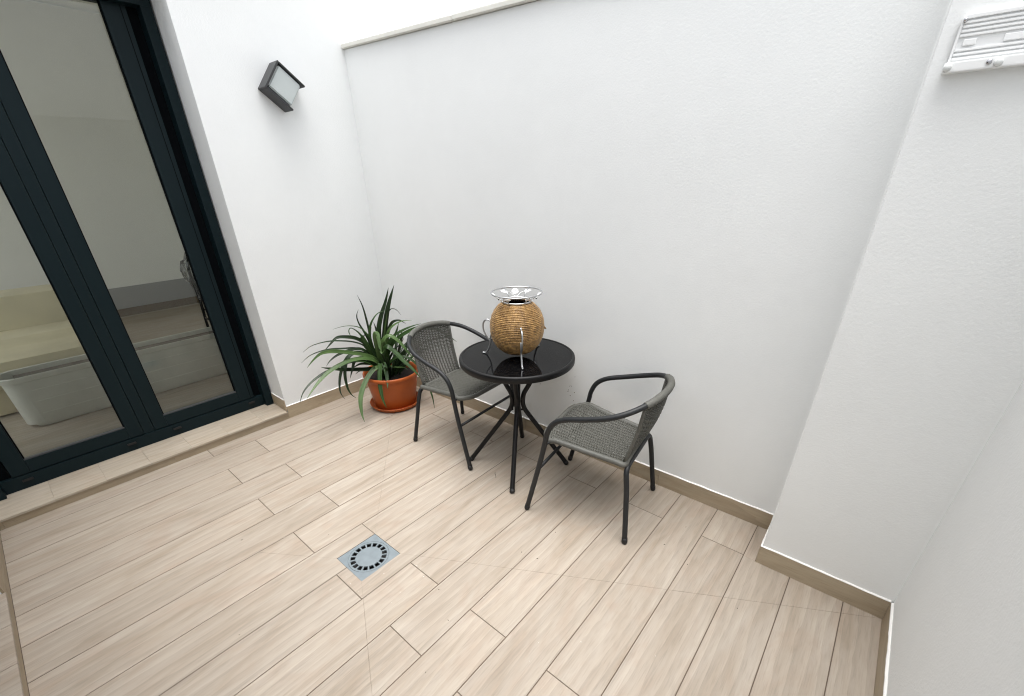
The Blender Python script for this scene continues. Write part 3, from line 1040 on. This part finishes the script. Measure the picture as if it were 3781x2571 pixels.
# ---- rope vase on the table -----------------------------------------
VX, VY = -1.397, 1.674
VZ = TZ - 0.0008
vase = empty('rope_vase', 'round golden rope-wrapped vase with silver wire legs on the table', 'vase', (VX, VY, VZ))
zc, RV = 0.162, 0.136                # sphere centre above the table, radius
def vr(z):
    """radius of the body at height z"""
    q = (z - zc) / 0.142
    return RV * max(0.0, 1 - abs(q) ** 2.25) ** (1 / 2.1)
prof = [(0.0, 0.021)] + [(vr(z) * 0.985, z) for z in [0.0215 + (0.288 - 0.0215) * i / 30 for i in range(31)]]
ztop = 0.288
rt = vr(ztop)
inner = [(max(0.004, vr(z) * 0.985 - 0.006), z) for z in [ztop - (ztop - 0.04) * i / 16 for i in range(17)]] + [(0, 0.035)]
bm = bmesh.new()
lathe(bm, prof + inner, 56)
mk('liner', bm, M['liner'], vase, smooth=True)
turns, spt = 40, 120
path = []
tot = turns * spt
# equal arc spacing down the profile
zz = [0.022 + (0.288 - 0.022) * i / 400 for i in range(401)]
arc = [0.0]
for a, b in zip(zz, zz[1:]):
    arc.append(arc[-1] + math.hypot(vr(b) - vr(a), b - a))
def z_at(s):
    s *= arc[-1]
    lo, hi = 0, 400
    while hi - lo > 1:
        m = (lo + hi) // 2
        if arc[m] <= s: lo = m
        else: hi = m
    w = (s - arc[lo]) / max(1e-9, arc[hi] - arc[lo])
    return zz[lo] + (zz[hi] - zz[lo]) * w
rad = []
for i in range(tot + 1):
    s = i / tot
    th = 2 * math.pi * i / spt
    z = z_at(s) + 0.0013 * mnoise.noise(Vector((math.cos(th) * 2, math.sin(th) * 2, s * turns * 0.7)))
    r = vr(z_at(s)) + 0.0016 * mnoise.noise(Vector((math.cos(th) * 3, math.sin(th) * 3, s * turns + 9)))
    path.append((r * math.cos(th), r * math.sin(th), z))
    rad.append(0.0049 + 0.0007 * math.sin(i * 2.3) + 0.0005 * mnoise.noise(Vector((i * 0.31, 0, 0))))
bm = bmesh.new()
sweep(bm, path, rad, 6)
mk('rope_wrap', bm, M['rope'], vase, smooth=True)
# loose rope ends
tube('rope_end', cr([(vr(0.17) * math.cos(R_(38)), vr(0.17) * math.sin(R_(38)), 0.17), ((vr(0.165) + .004) * math.cos(R_(33)), (vr(0.165) + .004) * math.sin(R_(33)), 0.163), ((vr(0.15) + .012) * math.cos(R_(40)), (vr(0.15) + .012) * math.sin(R_(40)), 0.150)], 5), 0.0045, M['rope'], vase, 6)
# legs
for az in (205.6, 317.4, 90.6):
    ca, sa = math.cos(R_(az)), math.sin(R_(az))
    P = lambda r, z: (r * ca, r * sa, z)
    lg = tube('leg', cr([P(vr(0.118) + 0.006, 0.122), P(0.146, 0.098), P(0.1475, 0.076), P(0.150, 0.055), P(0.161, 0.028), P(0.1715, 0.010), P(0.180, 0.0056), P(0.194, 0.0052)], 6), 0.0046, M['silver'], vase, 8)
    tube('scroll', cr([P(vr(0.18) + 0.008, 0.181), P(0.158, 0.190), P(0.175, 0.184), P(0.185, 0.163), P(0.183, 0.130), P(0.168, 0.098), P(0.1495, 0.072)], 6), 0.0044, M['silver'], lg, 8)
    tube('clip', [P(vr(0.18) + 0.007, 0.176), P(vr(0.196) + 0.0075, 0.199)], 0.0042, M['silver'], lg, 8)
# wire crown
def ring(r, z, n=64): return [(r * math.cos(2 * math.pi * k / n), r * math.sin(2 * math.pi * k / n), z) for k in range(n)]
CR0, CZ0, CR1, CZ1 = rt + 0.006, 0.297, 0.127, 0.338
crown = tube('crown_ring', ring(CR1, CZ1), 0.0038, M['silver'], vase, 8, closed=True)
tube('neck_ring', ring(CR0, CZ0), 0.0036, M['silver'], vase, 8, closed=True)
def cone(az, f, out=0.0):
    """point on the flaring crown, f 0 bottom .. 1 top"""
    r = CR0 + (CR1 - CR0) * f + out
    return Vector((r * math.cos(R_(az)), r * math.sin(R_(az)), CZ0 + (CZ1 - CZ0) * f))
for k in range(6):
    az = 100 + 60 * k
    tube('strut', [cone(az, 0.0), cone(az, 1.0)], 0.0024, M['silver'], crown, 6)
for k in range(3):
    a0 = 132 + 120 * k
    # wire tendril
    tube('tendril', cr([cone(a0 - 26, 0.62), cone(a0 - 15, 0.42), cone(a0 - 4, 0.10), cone(a0 + 8, 0.16), cone(a0 + 17, 0.46), cone(a0 + 27, 0.62)], 5), 0.0017, M['silver'], crown, 6)
    # flower: five lobed disc with a small eye
    cn = cone(a0 + 2, 0.56, 0.001)
    e1 = Vector((-math.sin(R_(a0)), math.cos(R_(a0)), 0)); e2 = (cone(a0, 1) - cone(a0, 0)).normalized(); nn = e1.cross(e2).normalized()
    bm = bmesh.new()
    n = 40
    c0 = bm.verts.new(cn + nn * 0.0025); c1 = bm.verts.new(cn - nn * 0.0015)
    rf, rb = [], []
    for i in range(n):
        a = 2 * math.pi * i / n
        rr = 0.0150 + 0.0030 * abs(math.cos(2.5 * a)) ** 0.6
        q = cn + e1 * (rr * math.cos(a)) + e2 * (rr * math.sin(a))
        rf.append(bm.verts.new(q + nn * 0.0012)); rb.append(bm.verts.new(q - nn * 0.0012))
    for i in range(n):
        j = (i + 1) % n
        bm.faces.new((c0, rf[i], rf[j])); bm.faces.new((c1, rb[j], rb[i])); bm.faces.new((rf[i], rb[i], rb[j], rf[j]))
    mk('flower', bm, M['petal'], crown)
    bm = bmesh.new()
    bmesh.ops.create_icosphere(bm, subdivisions=2, radius=0.0035, matrix=Matrix.Translation(cn + nn * 0.003))
    bmesh.ops.create_icosphere(bm, subdivisions=2, radius=0.0035, matrix=Matrix.Translation(cn - nn * 0.002))
    mk('flower_eye', bm, M['cap'], crown, smooth=True)
    for (da, tl) in ((-32, 0.9), (33, -0.9)):
        cn2 = cone(a0 + da, 0.66, 0.0005)
        E1 = Vector((-math.sin(R_(a0 + da)), math.cos(R_(a0 + da)), 0)); E2 = (cone(a0 + da, 1) - cone(a0 + da, 0)).normalized(); NN = E1.cross(E2).normalized()
        ax = (E1 * (1 if da > 0 else -1) + E2 * 0.35).normalized(); bx = NN.cross(ax)
        bm = bmesh.new()
        up, dn, mid = [], [], []
        for i in range(11):
            t = i / 10
            w = 0.0105 * math.sin(math.pi * t ** 0.8) * (1 + 0.12 * (i % 2))
            c = cn2 + ax * (0.040 * (t - 0.45))
            up.append(bm.verts.new(c + bx * w)); dn.append(bm.verts.new(c - bx * w)); mid.append(bm.verts.new(c + NN * 0.003))
        for i in range(10):
            bm.faces.new((up[i], up[i + 1], mid[i + 1], mid[i])); bm.faces.new((mid[i], mid[i + 1], dn[i + 1], dn[i]))
        o = mk('leaf', bm, M['petal'], crown)
        sm = o.modifiers.new('thickness', 'SOLIDIFY'); sm.thickness = 0.0012

# ---- potted plant -----------------------------------------------------
PX0, PY0 = -2.672, 1.708
saucer = None
bm = bmesh.new()
lathe(bm, [(0, 0.0005), (0.160, 0.0005), (0.176, 0.006), (0.1915, 0.030), (0.1925, 0.034), (0.189, 0.036), (0.186, 0.033), (0.171, 0.012), (0.158, 0.008), (0, 0.008)], 64)
saucer = tag(autosmooth(mk('pot_saucer', bm, M['terracotta'], loc=(PX0, PY0, 0))), 'round terracotta saucer under the plant pot', 'saucer')
plant = empty('potted_plant', 'strap-leaved green plant in a terracotta pot in the corner', 'plant', (PX0, PY0, 0.0085))
bm = bmesh.new()
lathe(bm, [(0, 0), (0.150, 0), (0.154, 0.004), (0.188, 0.205), (0.192, 0.236), (0.203, 0.243), (0.2075, 0.252), (0.2075, 0.264), (0.203, 0.271), (0.197, 0.271), (0.193, 0.266), (0.189, 0.236), (0.184, 0.20), (0, 0.20)], 72)
autosmooth(mk('pot', bm, M['terracotta'], plant), 60)
bm = bmesh.new()
n = 26
grid = {}
rings_ = [0, .03, .06, .09, .12, .15, .1835]
prev = None
cv = bm.verts.new((0, 0, 0.236))
for ri_, r in enumerate(rings_[1:]):
    cur = []
    for k in range(n):
        a = 2 * math.pi * k / n
        x, y = r * math.cos(a), r * math.sin(a)
        z = 0.226 + (0.010 * (1 - r / 0.19)) + (0.010 * mnoise.noise(Vector((x * 40, y * 40, 1))) if r < 0.17 else -0.004)
        cur.append(bm.verts.new((x, y, z)))
    for k in range(n):
        j = (k + 1) % n
        if prev is None: bm.faces.new((cv, cur[k], cur[j]))
        else: bm.faces.new((prev[k], cur[k], cur[j], prev[j]))
    prev = cur
mk('soil', bm, M['soil'], plant, smooth=True)
LEAVES = [
 (0.036, 0, [(-2.705, 1.676, 0.335), (-2.699, 1.692, 0.446), (-2.688, 1.717, 0.567), (-2.677, 1.742, 0.678), (-2.660, 1.776, 0.785), (-2.637, 1.819, 0.895)]),
 (0.034, 0, [(-2.696, 1.653, 0.345), (-2.688, 1.660, 0.505), (-2.679, 1.670, 0.612), (-2.660, 1.697, 0.706), (-2.636, 1.731, 0.797), (-2.617, 1.757, 0.891)]),
 (0.014, 0, [(-2.729, 1.638, 0.358), (-2.724, 1.618, 0.493), (-2.713, 1.608, 0.621), (-2.703, 1.589, 0.774), (-2.705, 1.564, 0.863)]),
 (0.015, 0, [(-2.729, 1.638, 0.358), (-2.713, 1.598, 0.517), (-2.707, 1.566, 0.611), (-2.704, 1.537, 0.677), (-2.696, 1.526, 0.732), (-2.676, 1.536, 0.777)]),
 (0.018, 1, [(-2.703, 1.623, 0.369), (-2.694, 1.595, 0.522), (-2.678, 1.594, 0.617), (-2.653, 1.611, 0.683), (-2.619, 1.644, 0.736), (-2.579, 1.687, 0.754)]),
 (0.016, 1, [(-2.729, 1.638, 0.358), (-2.677, 1.587, 0.543), (-2.660, 1.529, 0.640), (-2.660, 1.474, 0.678), (-2.664, 1.403, 0.695), (-2.668, 1.324, 0.694)]),
 (0.034, 1, [(-2.702, 1.606, 0.375), (-2.671, 1.546, 0.525), (-2.654, 1.491, 0.626), (-2.650, 1.444, 0.674), (-2.649, 1.423, 0.659), (-2.632, 1.419, 0.628)]),
 (0.026, 0, [(-2.729, 1.638, 0.358), (-2.704, 1.565, 0.509), (-2.702, 1.495, 0.578), (-2.707, 1.425, 0.607), (-2.713, 1.362, 0.618), (-2.713, 1.311, 0.590), (-2.711, 1.258, 0.556)]),
 (0.016, 0, [(-2.730, 1.637, 0.350), (-2.697, 1.550, 0.499), (-2.691, 1.468, 0.560), (-2.688, 1.366, 0.598), (-2.684, 1.280, 0.619), (-2.677, 1.172, 0.624), (-2.669, 1.101, 0.602)]),
 (0.018, 0, [(-2.713, 1.626, 0.349), (-2.694, 1.548, 0.458), (-2.688, 1.473, 0.515), (-2.686, 1.368, 0.543), (-2.682, 1.267, 0.567), (-2.675, 1.150, 0.568), (-2.663, 1.072, 0.540)]),
 (0.026, 2, [(-2.680, 1.623, 0.359), (-2.668, 1.574, 0.421), (-2.662, 1.496, 0.469), (-2.657, 1.405, 0.510), (-2.648, 1.303, 0.553), (-2.639, 1.208, 0.573), (-2.629, 1.143, 0.554), (-2.612, 1.078, 0.519)]),
 (0.032, 2, [(-2.652, 1.610, 0.345), (-2.643, 1.571, 0.400), (-2.642, 1.510, 0.438), (-2.643, 1.417, 0.460), (-2.642, 1.323, 0.457), (-2.636, 1.217, 0.435), (-2.622, 1.121, 0.391), (-2.599, 1.023, 0.329)]),
 (0.028, 0, [(-2.709, 1.633, 0.307), (-2.715, 1.536, 0.331), (-2.721, 1.383, 0.377), (-2.719, 1.255, 0.430), (-2.717, 1.211, 0.454)]),
 (0.02, 0, [(-2.689, 1.608, 0.345), (-2.689, 1.501, 0.411), (-2.691, 1.378, 0.434), (-2.690, 1.282, 0.424), (-2.687, 1.205, 0.417), (-2.679, 1.108, 0.388), (-2.665, 1.035, 0.345), (-2.644, 0.991, 0.295)]),
 (0.022, 0, [(-2.730, 1.636, 0.342), (-2.734, 1.539, 0.452), (-2.747, 1.459, 0.465), (-2.750, 1.393, 0.415), (-2.736, 1.332, 0.322), (-2.711, 1.302, 0.237), (-2.678, 1.308, 0.188)]),
 (0.028, 0, [(-2.705, 1.621, 0.353), (-2.708, 1.523, 0.454), (-2.722, 1.435, 0.463), (-2.710, 1.371, 0.378), (-2.675, 1.343, 0.280), (-2.643, 1.343, 0.225), (-2.611, 1.358, 0.197)]),
 (0.034, 2, [(-2.629, 1.608, 0.327), (-2.626, 1.593, 0.350), (-2.628, 1.542, 0.350), (-2.620, 1.478, 0.310), (-2.604, 1.414, 0.250), (-2.576, 1.365, 0.181), (-2.533, 1.334, 0.102), (-2.501, 1.326, 0.058)]),
 (0.034, 1, [(-2.633, 1.603, 0.336), (-2.618, 1.597, 0.378), (-2.613, 1.588, 0.362), (-2.595, 1.564, 0.311), (-2.565, 1.533, 0.233), (-2.527, 1.513, 0.154), (-2.492, 1.508, 0.096)]),
 (0.028, 1, [(-2.626, 1.614, 0.326), (-2.597, 1.609, 0.383), (-2.569, 1.600, 0.346), (-2.535, 1.579, 0.290), (-2.501, 1.549, 0.230)]),
 (0.034, 2, [(-2.668, 1.641, 0.356), (-2.625, 1.639, 0.509), (-2.585, 1.666, 0.571), (-2.553, 1.693, 0.562), (-2.514, 1.719, 0.518), (-2.474, 1.741, 0.458), (-2.436, 1.763, 0.402)]),
 (0.036, 1, [(-2.653, 1.646, 0.342), (-2.591, 1.643, 0.496), (-2.543, 1.670, 0.471), (-2.475, 1.697, 0.401), (-2.408, 1.725, 0.338), (-2.354, 1.743, 0.274)]),
 (0.026, 0, [(-2.699, 1.685, 0.334), (-2.664, 1.703, 0.514), (-2.639, 1.723, 0.598), (-2.616, 1.746, 0.650), (-2.583, 1.786, 0.660), (-2.557, 1.815, 0.633)]),
 (0.024, 2, [(-2.682, 1.675, 0.341), (-2.631, 1.693, 0.539), (-2.609, 1.706, 0.601), (-2.573, 1.740, 0.643), (-2.531, 1.783, 0.666), (-2.492, 1.824, 0.663)]),
 (0.012, 0, [(-2.726, 1.698, 0.323), (-2.684, 1.724, 0.551), (-2.655, 1.743, 0.696), (-2.634, 1.766, 0.738), (-2.613, 1.793, 0.728), (-2.594, 1.813, 0.689)]),
 (0.02, 1, [(-2.682, 1.675, 0.341), (-2.632, 1.694, 0.492), (-2.595, 1.722, 0.554), (-2.541, 1.771, 0.597), (-2.486, 1.823, 0.627), (-2.442, 1.864, 0.642)]),
 (0.026, 1, [(-2.695, 1.692, 0.333), (-2.596, 1.716, 0.509), (-2.454, 1.796, 0.615), (-2.325, 1.876, 0.627), (-2.233, 1.922, 0.581), (-2.176, 1.947, 0.540)]),
 (0.028, 0, [(-2.684, 1.634, 0.354), (-2.672, 1.634, 0.515), (-2.663, 1.639, 0.600), (-2.665, 1.627, 0.670)]),
 (0.032, 2, [(-2.672, 1.635, 0.357), (-2.614, 1.587, 0.586), (-2.596, 1.598, 0.602), (-2.570, 1.585, 0.536), (-2.547, 1.575, 0.480), (-2.523, 1.589, 0.508)]),
 (0.03, 1, [(-2.681, 1.676, 0.325), (-2.639, 1.724, 0.481), (-2.608, 1.762, 0.571), (-2.590, 1.781, 0.642)]),
 (0.024, 1, [(-2.667, 1.680, 0.327), (-2.568, 1.758, 0.400), (-2.460, 1.828, 0.298), (-2.382, 1.836, 0.114), (-2.349, 1.825, 0.007)]),
 (0.022, 0, [(-2.713, 1.626, 0.349), (-2.684, 1.543, 0.469), (-2.676, 1.466, 0.517), (-2.666, 1.336, 0.521), (-2.656, 1.259, 0.503), (-2.643, 1.215, 0.477)]),
 (0.018, 0, [(-2.689, 1.607, 0.337), (-2.673, 1.520, 0.389), (-2.663, 1.459, 0.408), (-2.649, 1.392, 0.402)]),
 (0.016, 0, [(-2.683, 1.599, 0.317), (-2.666, 1.506, 0.340), (-2.653, 1.444, 0.362), (-2.642, 1.403, 0.356)]),
 (0.024, 0, [(-2.706, 1.619, 0.337), (-2.697, 1.526, 0.425), (-2.699, 1.454, 0.431), (-2.682, 1.409, 0.381), (-2.663, 1.370, 0.330)]),
 (0.014, 2, [(-2.625, 1.652, 0.338), (-2.556, 1.674, 0.341), (-2.486, 1.697, 0.351), (-2.450, 1.704, 0.338)]),
 (0.022, 0, [(-2.692, 1.696, 0.315), (-2.609, 1.743, 0.459), (-2.555, 1.788, 0.474), (-2.526, 1.808, 0.450)]),
 (0.024, 0, [(-2.689, 1.701, 0.306), (-2.624, 1.776, 0.422), (-2.599, 1.794, 0.534), (-2.594, 1.793, 0.574)]),
 (0.03, 1, [(-2.721, 1.651, 0.314), (-2.734, 1.577, 0.472), (-2.723, 1.564, 0.570), (-2.706, 1.581, 0.584)]),
 (0.016, 2, [(-2.700, 1.684, 0.301), (-2.680, 1.705, 0.414), (-2.676, 1.699, 0.543), (-2.645, 1.733, 0.708)]),
]
def make_leaf(P, w, shade, twist=0.0):
    base = Vector((PX0, PY0, 0))
    P = [Vector(p) for p in P]
    first = P[0]
    off = Vector((first.x - PX0, first.y - PY0, 0)) * 0.55
    if off.length > 0.10: off *= 0.10 / off.length
    pts = [base + off + Vector((0, 0, 0.225))] + [Vector(p) for p in P]
    path = cr(pts, 7)
    # gentle smoothing
    for _ in range(2):
        path = [path[0]] + [(path[i - 1] + path[i] * 2 + path[i + 1]) / 4 for i in range(1, len(path) - 1)] + [path[-1]]
    n = len(path)
    L = [0.0]
    for a, b in zip(path, path[1:]):
        L.append(L[-1] + (b - a).length)
    bm = bmesh.new()
    rows = []
    side = None
    for i in range(n):
        t = (path[min(i + 1, n - 1)] - path[max(i - 1, 0)]).normalized()
        s = t.cross(Vector((0.60, -0.38, 0.95)).normalized())
        out = Vector((0.843, -0.538, 0.0))           # strap leaves lie half open to the sky
        cand = s if s.length > 0.25 else (side or Vector((0.54, 0.84, 0)))
        cand = cand.normalized()
        if side is not None:
            if cand.dot(side) < 0: cand = -cand
            cand = (side * 0.6 + cand * 0.4)
            cand = (cand - t * cand.dot(t)).normalized()
        side = cand
        f = L[i] / L[-1]
        ww = w * 0.5 * min(1.0, 0.55 + f * 1.6) * (1 - max(0, (f - 0.62) / 0.38) ** 1.8) + 0.0006
        a = twist * f
        nr = side.cross(t).normalized()
        if nr.z < 0: nr = -nr
        sd = side * math.cos(a) + nr * math.sin(a)
        nr2 = nr * math.cos(a) - side * math.sin(a)
        c = path[i]
        c = Vector((max(c.x, XL + 0.02), min(c.y, YB - 0.02), max(c.z, 0.008)))
        fold = 0.34
        def lim(v):
            return Vector((max(v.x, XL + 0.004), min(v.y, YB - 0.004), max(v.z, 0.003)))
        rows.append([bm.verts.new(lim(c + sd * ww + nr2 * ww * fold) - base), bm.verts.new(lim(c + sd * ww * 0.5 + nr2 * ww * fold * 0.3) - base), bm.verts.new(c - base),
                     bm.verts.new(lim(c - sd * ww * 0.5 + nr2 * ww * fold * 0.3) - base), bm.verts.new(lim(c - sd * ww + nr2 * ww * fold) - base)])
    for a, b in zip(rows, rows[1:]):
        for k in range(4):
            bm.faces.new((a[k], a[k + 1], b[k + 1], b[k]))
    o = mk('leaf', bm, M['leaf%d' % shade], plant, loc=(0, 0, -0.0085), smooth=True)
    md = o.modifiers.new('thickness', 'SOLIDIFY'); md.thickness = 0.0009; md.offset = 0
    return o

rl = random.Random(3)
for (w, s, P) in LEAVES:
    make_leaf(P, w * 0.95, s, rl.uniform(-0.8, 0.8))
# short leaves in the heart of the plant
for k in range(40):
    a = rl.uniform(0, 2 * math.pi); r0 = rl.uniform(0.01, 0.09); ln = rl.uniform(0.18, 0.40); lean = rl.uniform(0.25, 0.8)
    b0 = Vector((PX0 + r0 * math.cos(a), PY0 + r0 * math.sin(a), 0.26))
    pts = [tuple(b0 + Vector((math.cos(a) * ln * lean * t, math.sin(a) * ln * lean * t, ln * (t * 1.1 - lean * 0.75 * t * t)))) for t in (0.0, 0.3, 0.6, 0.85, 1.0)]
    make_leaf(pts, rl.uniform(0.012, 0.022), rl.choice((0, 0, 0, 1)), rl.uniform(-0.6, 0.6))

# ---- things inside the room ---------------------------------------------
tub = empty('white_trough', 'long white trough with a rolled rim on the floor behind the glass', 'trough', (-4.32, 0.5, RZ))
def rrect(hx, hy, r, z, n=8):
    out = []
    for (sx, sy_, a0) in ((1, 1, 0), (-1, 1, 90), (-1, -1, 180), (1, -1, 270)):
        for k in range(n + 1):
            a = R_(a0 + 90 * k / n)
            out.append((sx * (hx - r) + r * math.cos(a), sy_ * (hy - r) + r * math.sin(a), z))
    return out
bm = bmesh.new()
loops = [rrect(0.085, 0.655, 0.06, 0.004), rrect(0.100, 0.675, 0.085, 0.03), rrect(0.112, 0.705, 0.10, 0.335), rrect(0.120, 0.722, 0.105, 0.34), rrect(0.122, 0.725, 0.105, 0.372), rrect(0.118, 0.720, 0.10, 0.378), rrect(0.110, 0.71, 0.095, 0.374), rrect(0.098, 0.70, 0.085, 0.03)]
vr_ = [[bm.verts.new(p) for p in l] for l in loops]
for a, b in zip(vr_, vr_[1:]):
    for k in range(len(a)):
        bm.faces.new((a[k], a[(k + 1) % len(a)], b[(k + 1) % len(a)], b[k]))
bm.faces.new(vr_[0][::-1]); bm.faces.new(vr_[-1])
autosmooth(mk('trough_shell', bm, M['tub'], tub), 35)
for z in (0.10, 0.19, 0.27):
    bm = bmesh.new()
    box(bm, 0.099 + z * 0.037, 0.103 + z * 0.037, -0.60, 0.60, z - 0.003, z + 0.003, 0.001)
    mk('moulded_rib', bm, M['tub'], tub)

boxobj('filling', (-0.094, 0.094, -0.64, 0.64, 0.032, 0.345), plain('dark_filling', (0.07, 0.065, 0.055), 0.9, bump=0.6, bscale=60), tub)
sofa = empty('beige_sofa', 'low beige cloth-covered sofa behind the white tub', 'sofa', (-5.2, -0.40, RZ))
def sbox(name, b, bev):
    bm = bmesh.new(); box(bm, *b, bev)
    return autosmooth(mk(name, bm, M['sofa'], sofa), 50)
sbox('seat_cushion', (-0.53, 0.58, -0.75, 0.80, 0.20, 0.40), 0.05)
sbox('base', (-0.52, 0.54, -0.74, 0.77, 0.012, 0.199), 0.02)
sbox('backrest', (-0.90, -0.50, -0.75, 0.80, 0.012, 0.68), 0.07)

dch = empty('wrapped_chair', 'black metal chair wrapped in clear plastic inside the room', 'chair', (-5.35, 1.50, RZ))
for sgn in (-1, 1):
    tube('back_leg', cr([(-0.02, 0.19 * sgn, 0.004), (0.0, 0.185 * sgn, 0.25), (0.01, 0.18 * sgn, 0.46), (-0.03, 0.175 * sgn, 0.70), (-0.05, 0.14 * sgn, 0.82), (-0.055, 0.0, 0.86)], 5), 0.014, M['black'], dch, 8)
    tube('front_leg', [(0.40, 0.19 * sgn, 0.004), (0.37, 0.18 * sgn, 0.45)], 0.013, M['black'], dch, 8)
    tube('side_rail', [(0.0, 0.185 * sgn, 0.25), (0.385, 0.185 * sgn, 0.25)], 0.009, M['black'], dch, 8)
tube('cross_bar', [(0.0, -0.18, 0.33), (0.0, 0.18, 0.33)], 0.009, M['black'], dch, 8)
bm = bmesh.new(); box(bm, -0.01, 0.40, -0.195, 0.195, 0.445, 0.475, 0.012)
mk('seat', bm, M['cap'], dch)
bm = bmesh.new()
bmesh.ops.create_icosphere(bm, subdivisions=4, radius=1.0)
for v in bm.verts:
    p = v.co.copy()
    k = 1 + 0.16 * mnoise.noise(p * 3.1) + 0.07 * mnoise.noise(p * 8.0)
    v.co = Vector((-0.03 + p.x * 0.075 * k, p.y * 0.235 * k, 0.70 + p.z * 0.22 * k))
tag(mk('plastic_wrap', bm, M['film'], dch), 'crumpled clear plastic over the backrest')

# ---- crumbs and leaf litter on the tiles ------------------------------
bm = bmesh.new()
dark = [(-0.938, 1.136), (-0.858, 1.152), (-0.941, 0.678), (-0.849, 0.487), (-0.445, 1.599), (-1.08, 0.751), (-0.411, 1.777), (-0.317, 1.549), (-0.081, 1.454), (-0.89, 1.34), (-2.05, 0.33), (-1.52, 0.12), (-1.75, 0.62), (-0.75, 1.50)]
for (x, y) in dark:
    a = rl.uniform(0, 3.14); l = rl.uniform(0.0025, 0.006); w = rl.uniform(0.0008, 0.0016)
    bmesh.ops.create_icosphere(bm, subdivisions=1, radius=1.0, matrix=Matrix.Translation((x, y, 0.0012)) @ Matrix.Rotation(a, 4, 'Z') @ Matrix.Diagonal((l, w, 0.0011, 1)))
sweep(bm, cr([(-1.452, 1.52, 0.002), (-1.440, 1.505, 0.006), (-1.425, 1.495, 0.004), (-1.412, 1.482, 0.002)], 4), 0.0012, 5)
tag(mk('leaf_litter', bm, M['litter']), 'tiny dark bits of dry litter scattered over the tiles', 'litter', kind='stuff')
bm = bmesh.new()
pale = [(-0.905, 0.845), (-0.906, 0.691), (-0.608, 0.831), (-0.487, 0.934), (-0.591, 0.753), (-0.249, 1.06), (-1.90, 0.47)]
for k in range(26):
    pale.append((dcx + rl.uniform(-0.05, 0.35), dcy + rl.uniform(-0.22, 0.12)))
for (x, y) in pale:
    if DR[0] < x < DR[1] and DR[2] < y < DR[3]: continue
    r = rl.uniform(0.0007, 0.0018)
    bmesh.ops.create_icosphere(bm, subdivisions=1, radius=r, matrix=Matrix.Translation((x, y, 0.0008)) @ Matrix.Diagonal((1.4, 1, 0.6, 1)))
tag(mk('pale_crumbs', bm, M['crumb']), 'tiny pale crumbs scattered on the tiles around the drain', 'litter', kind='stuff')
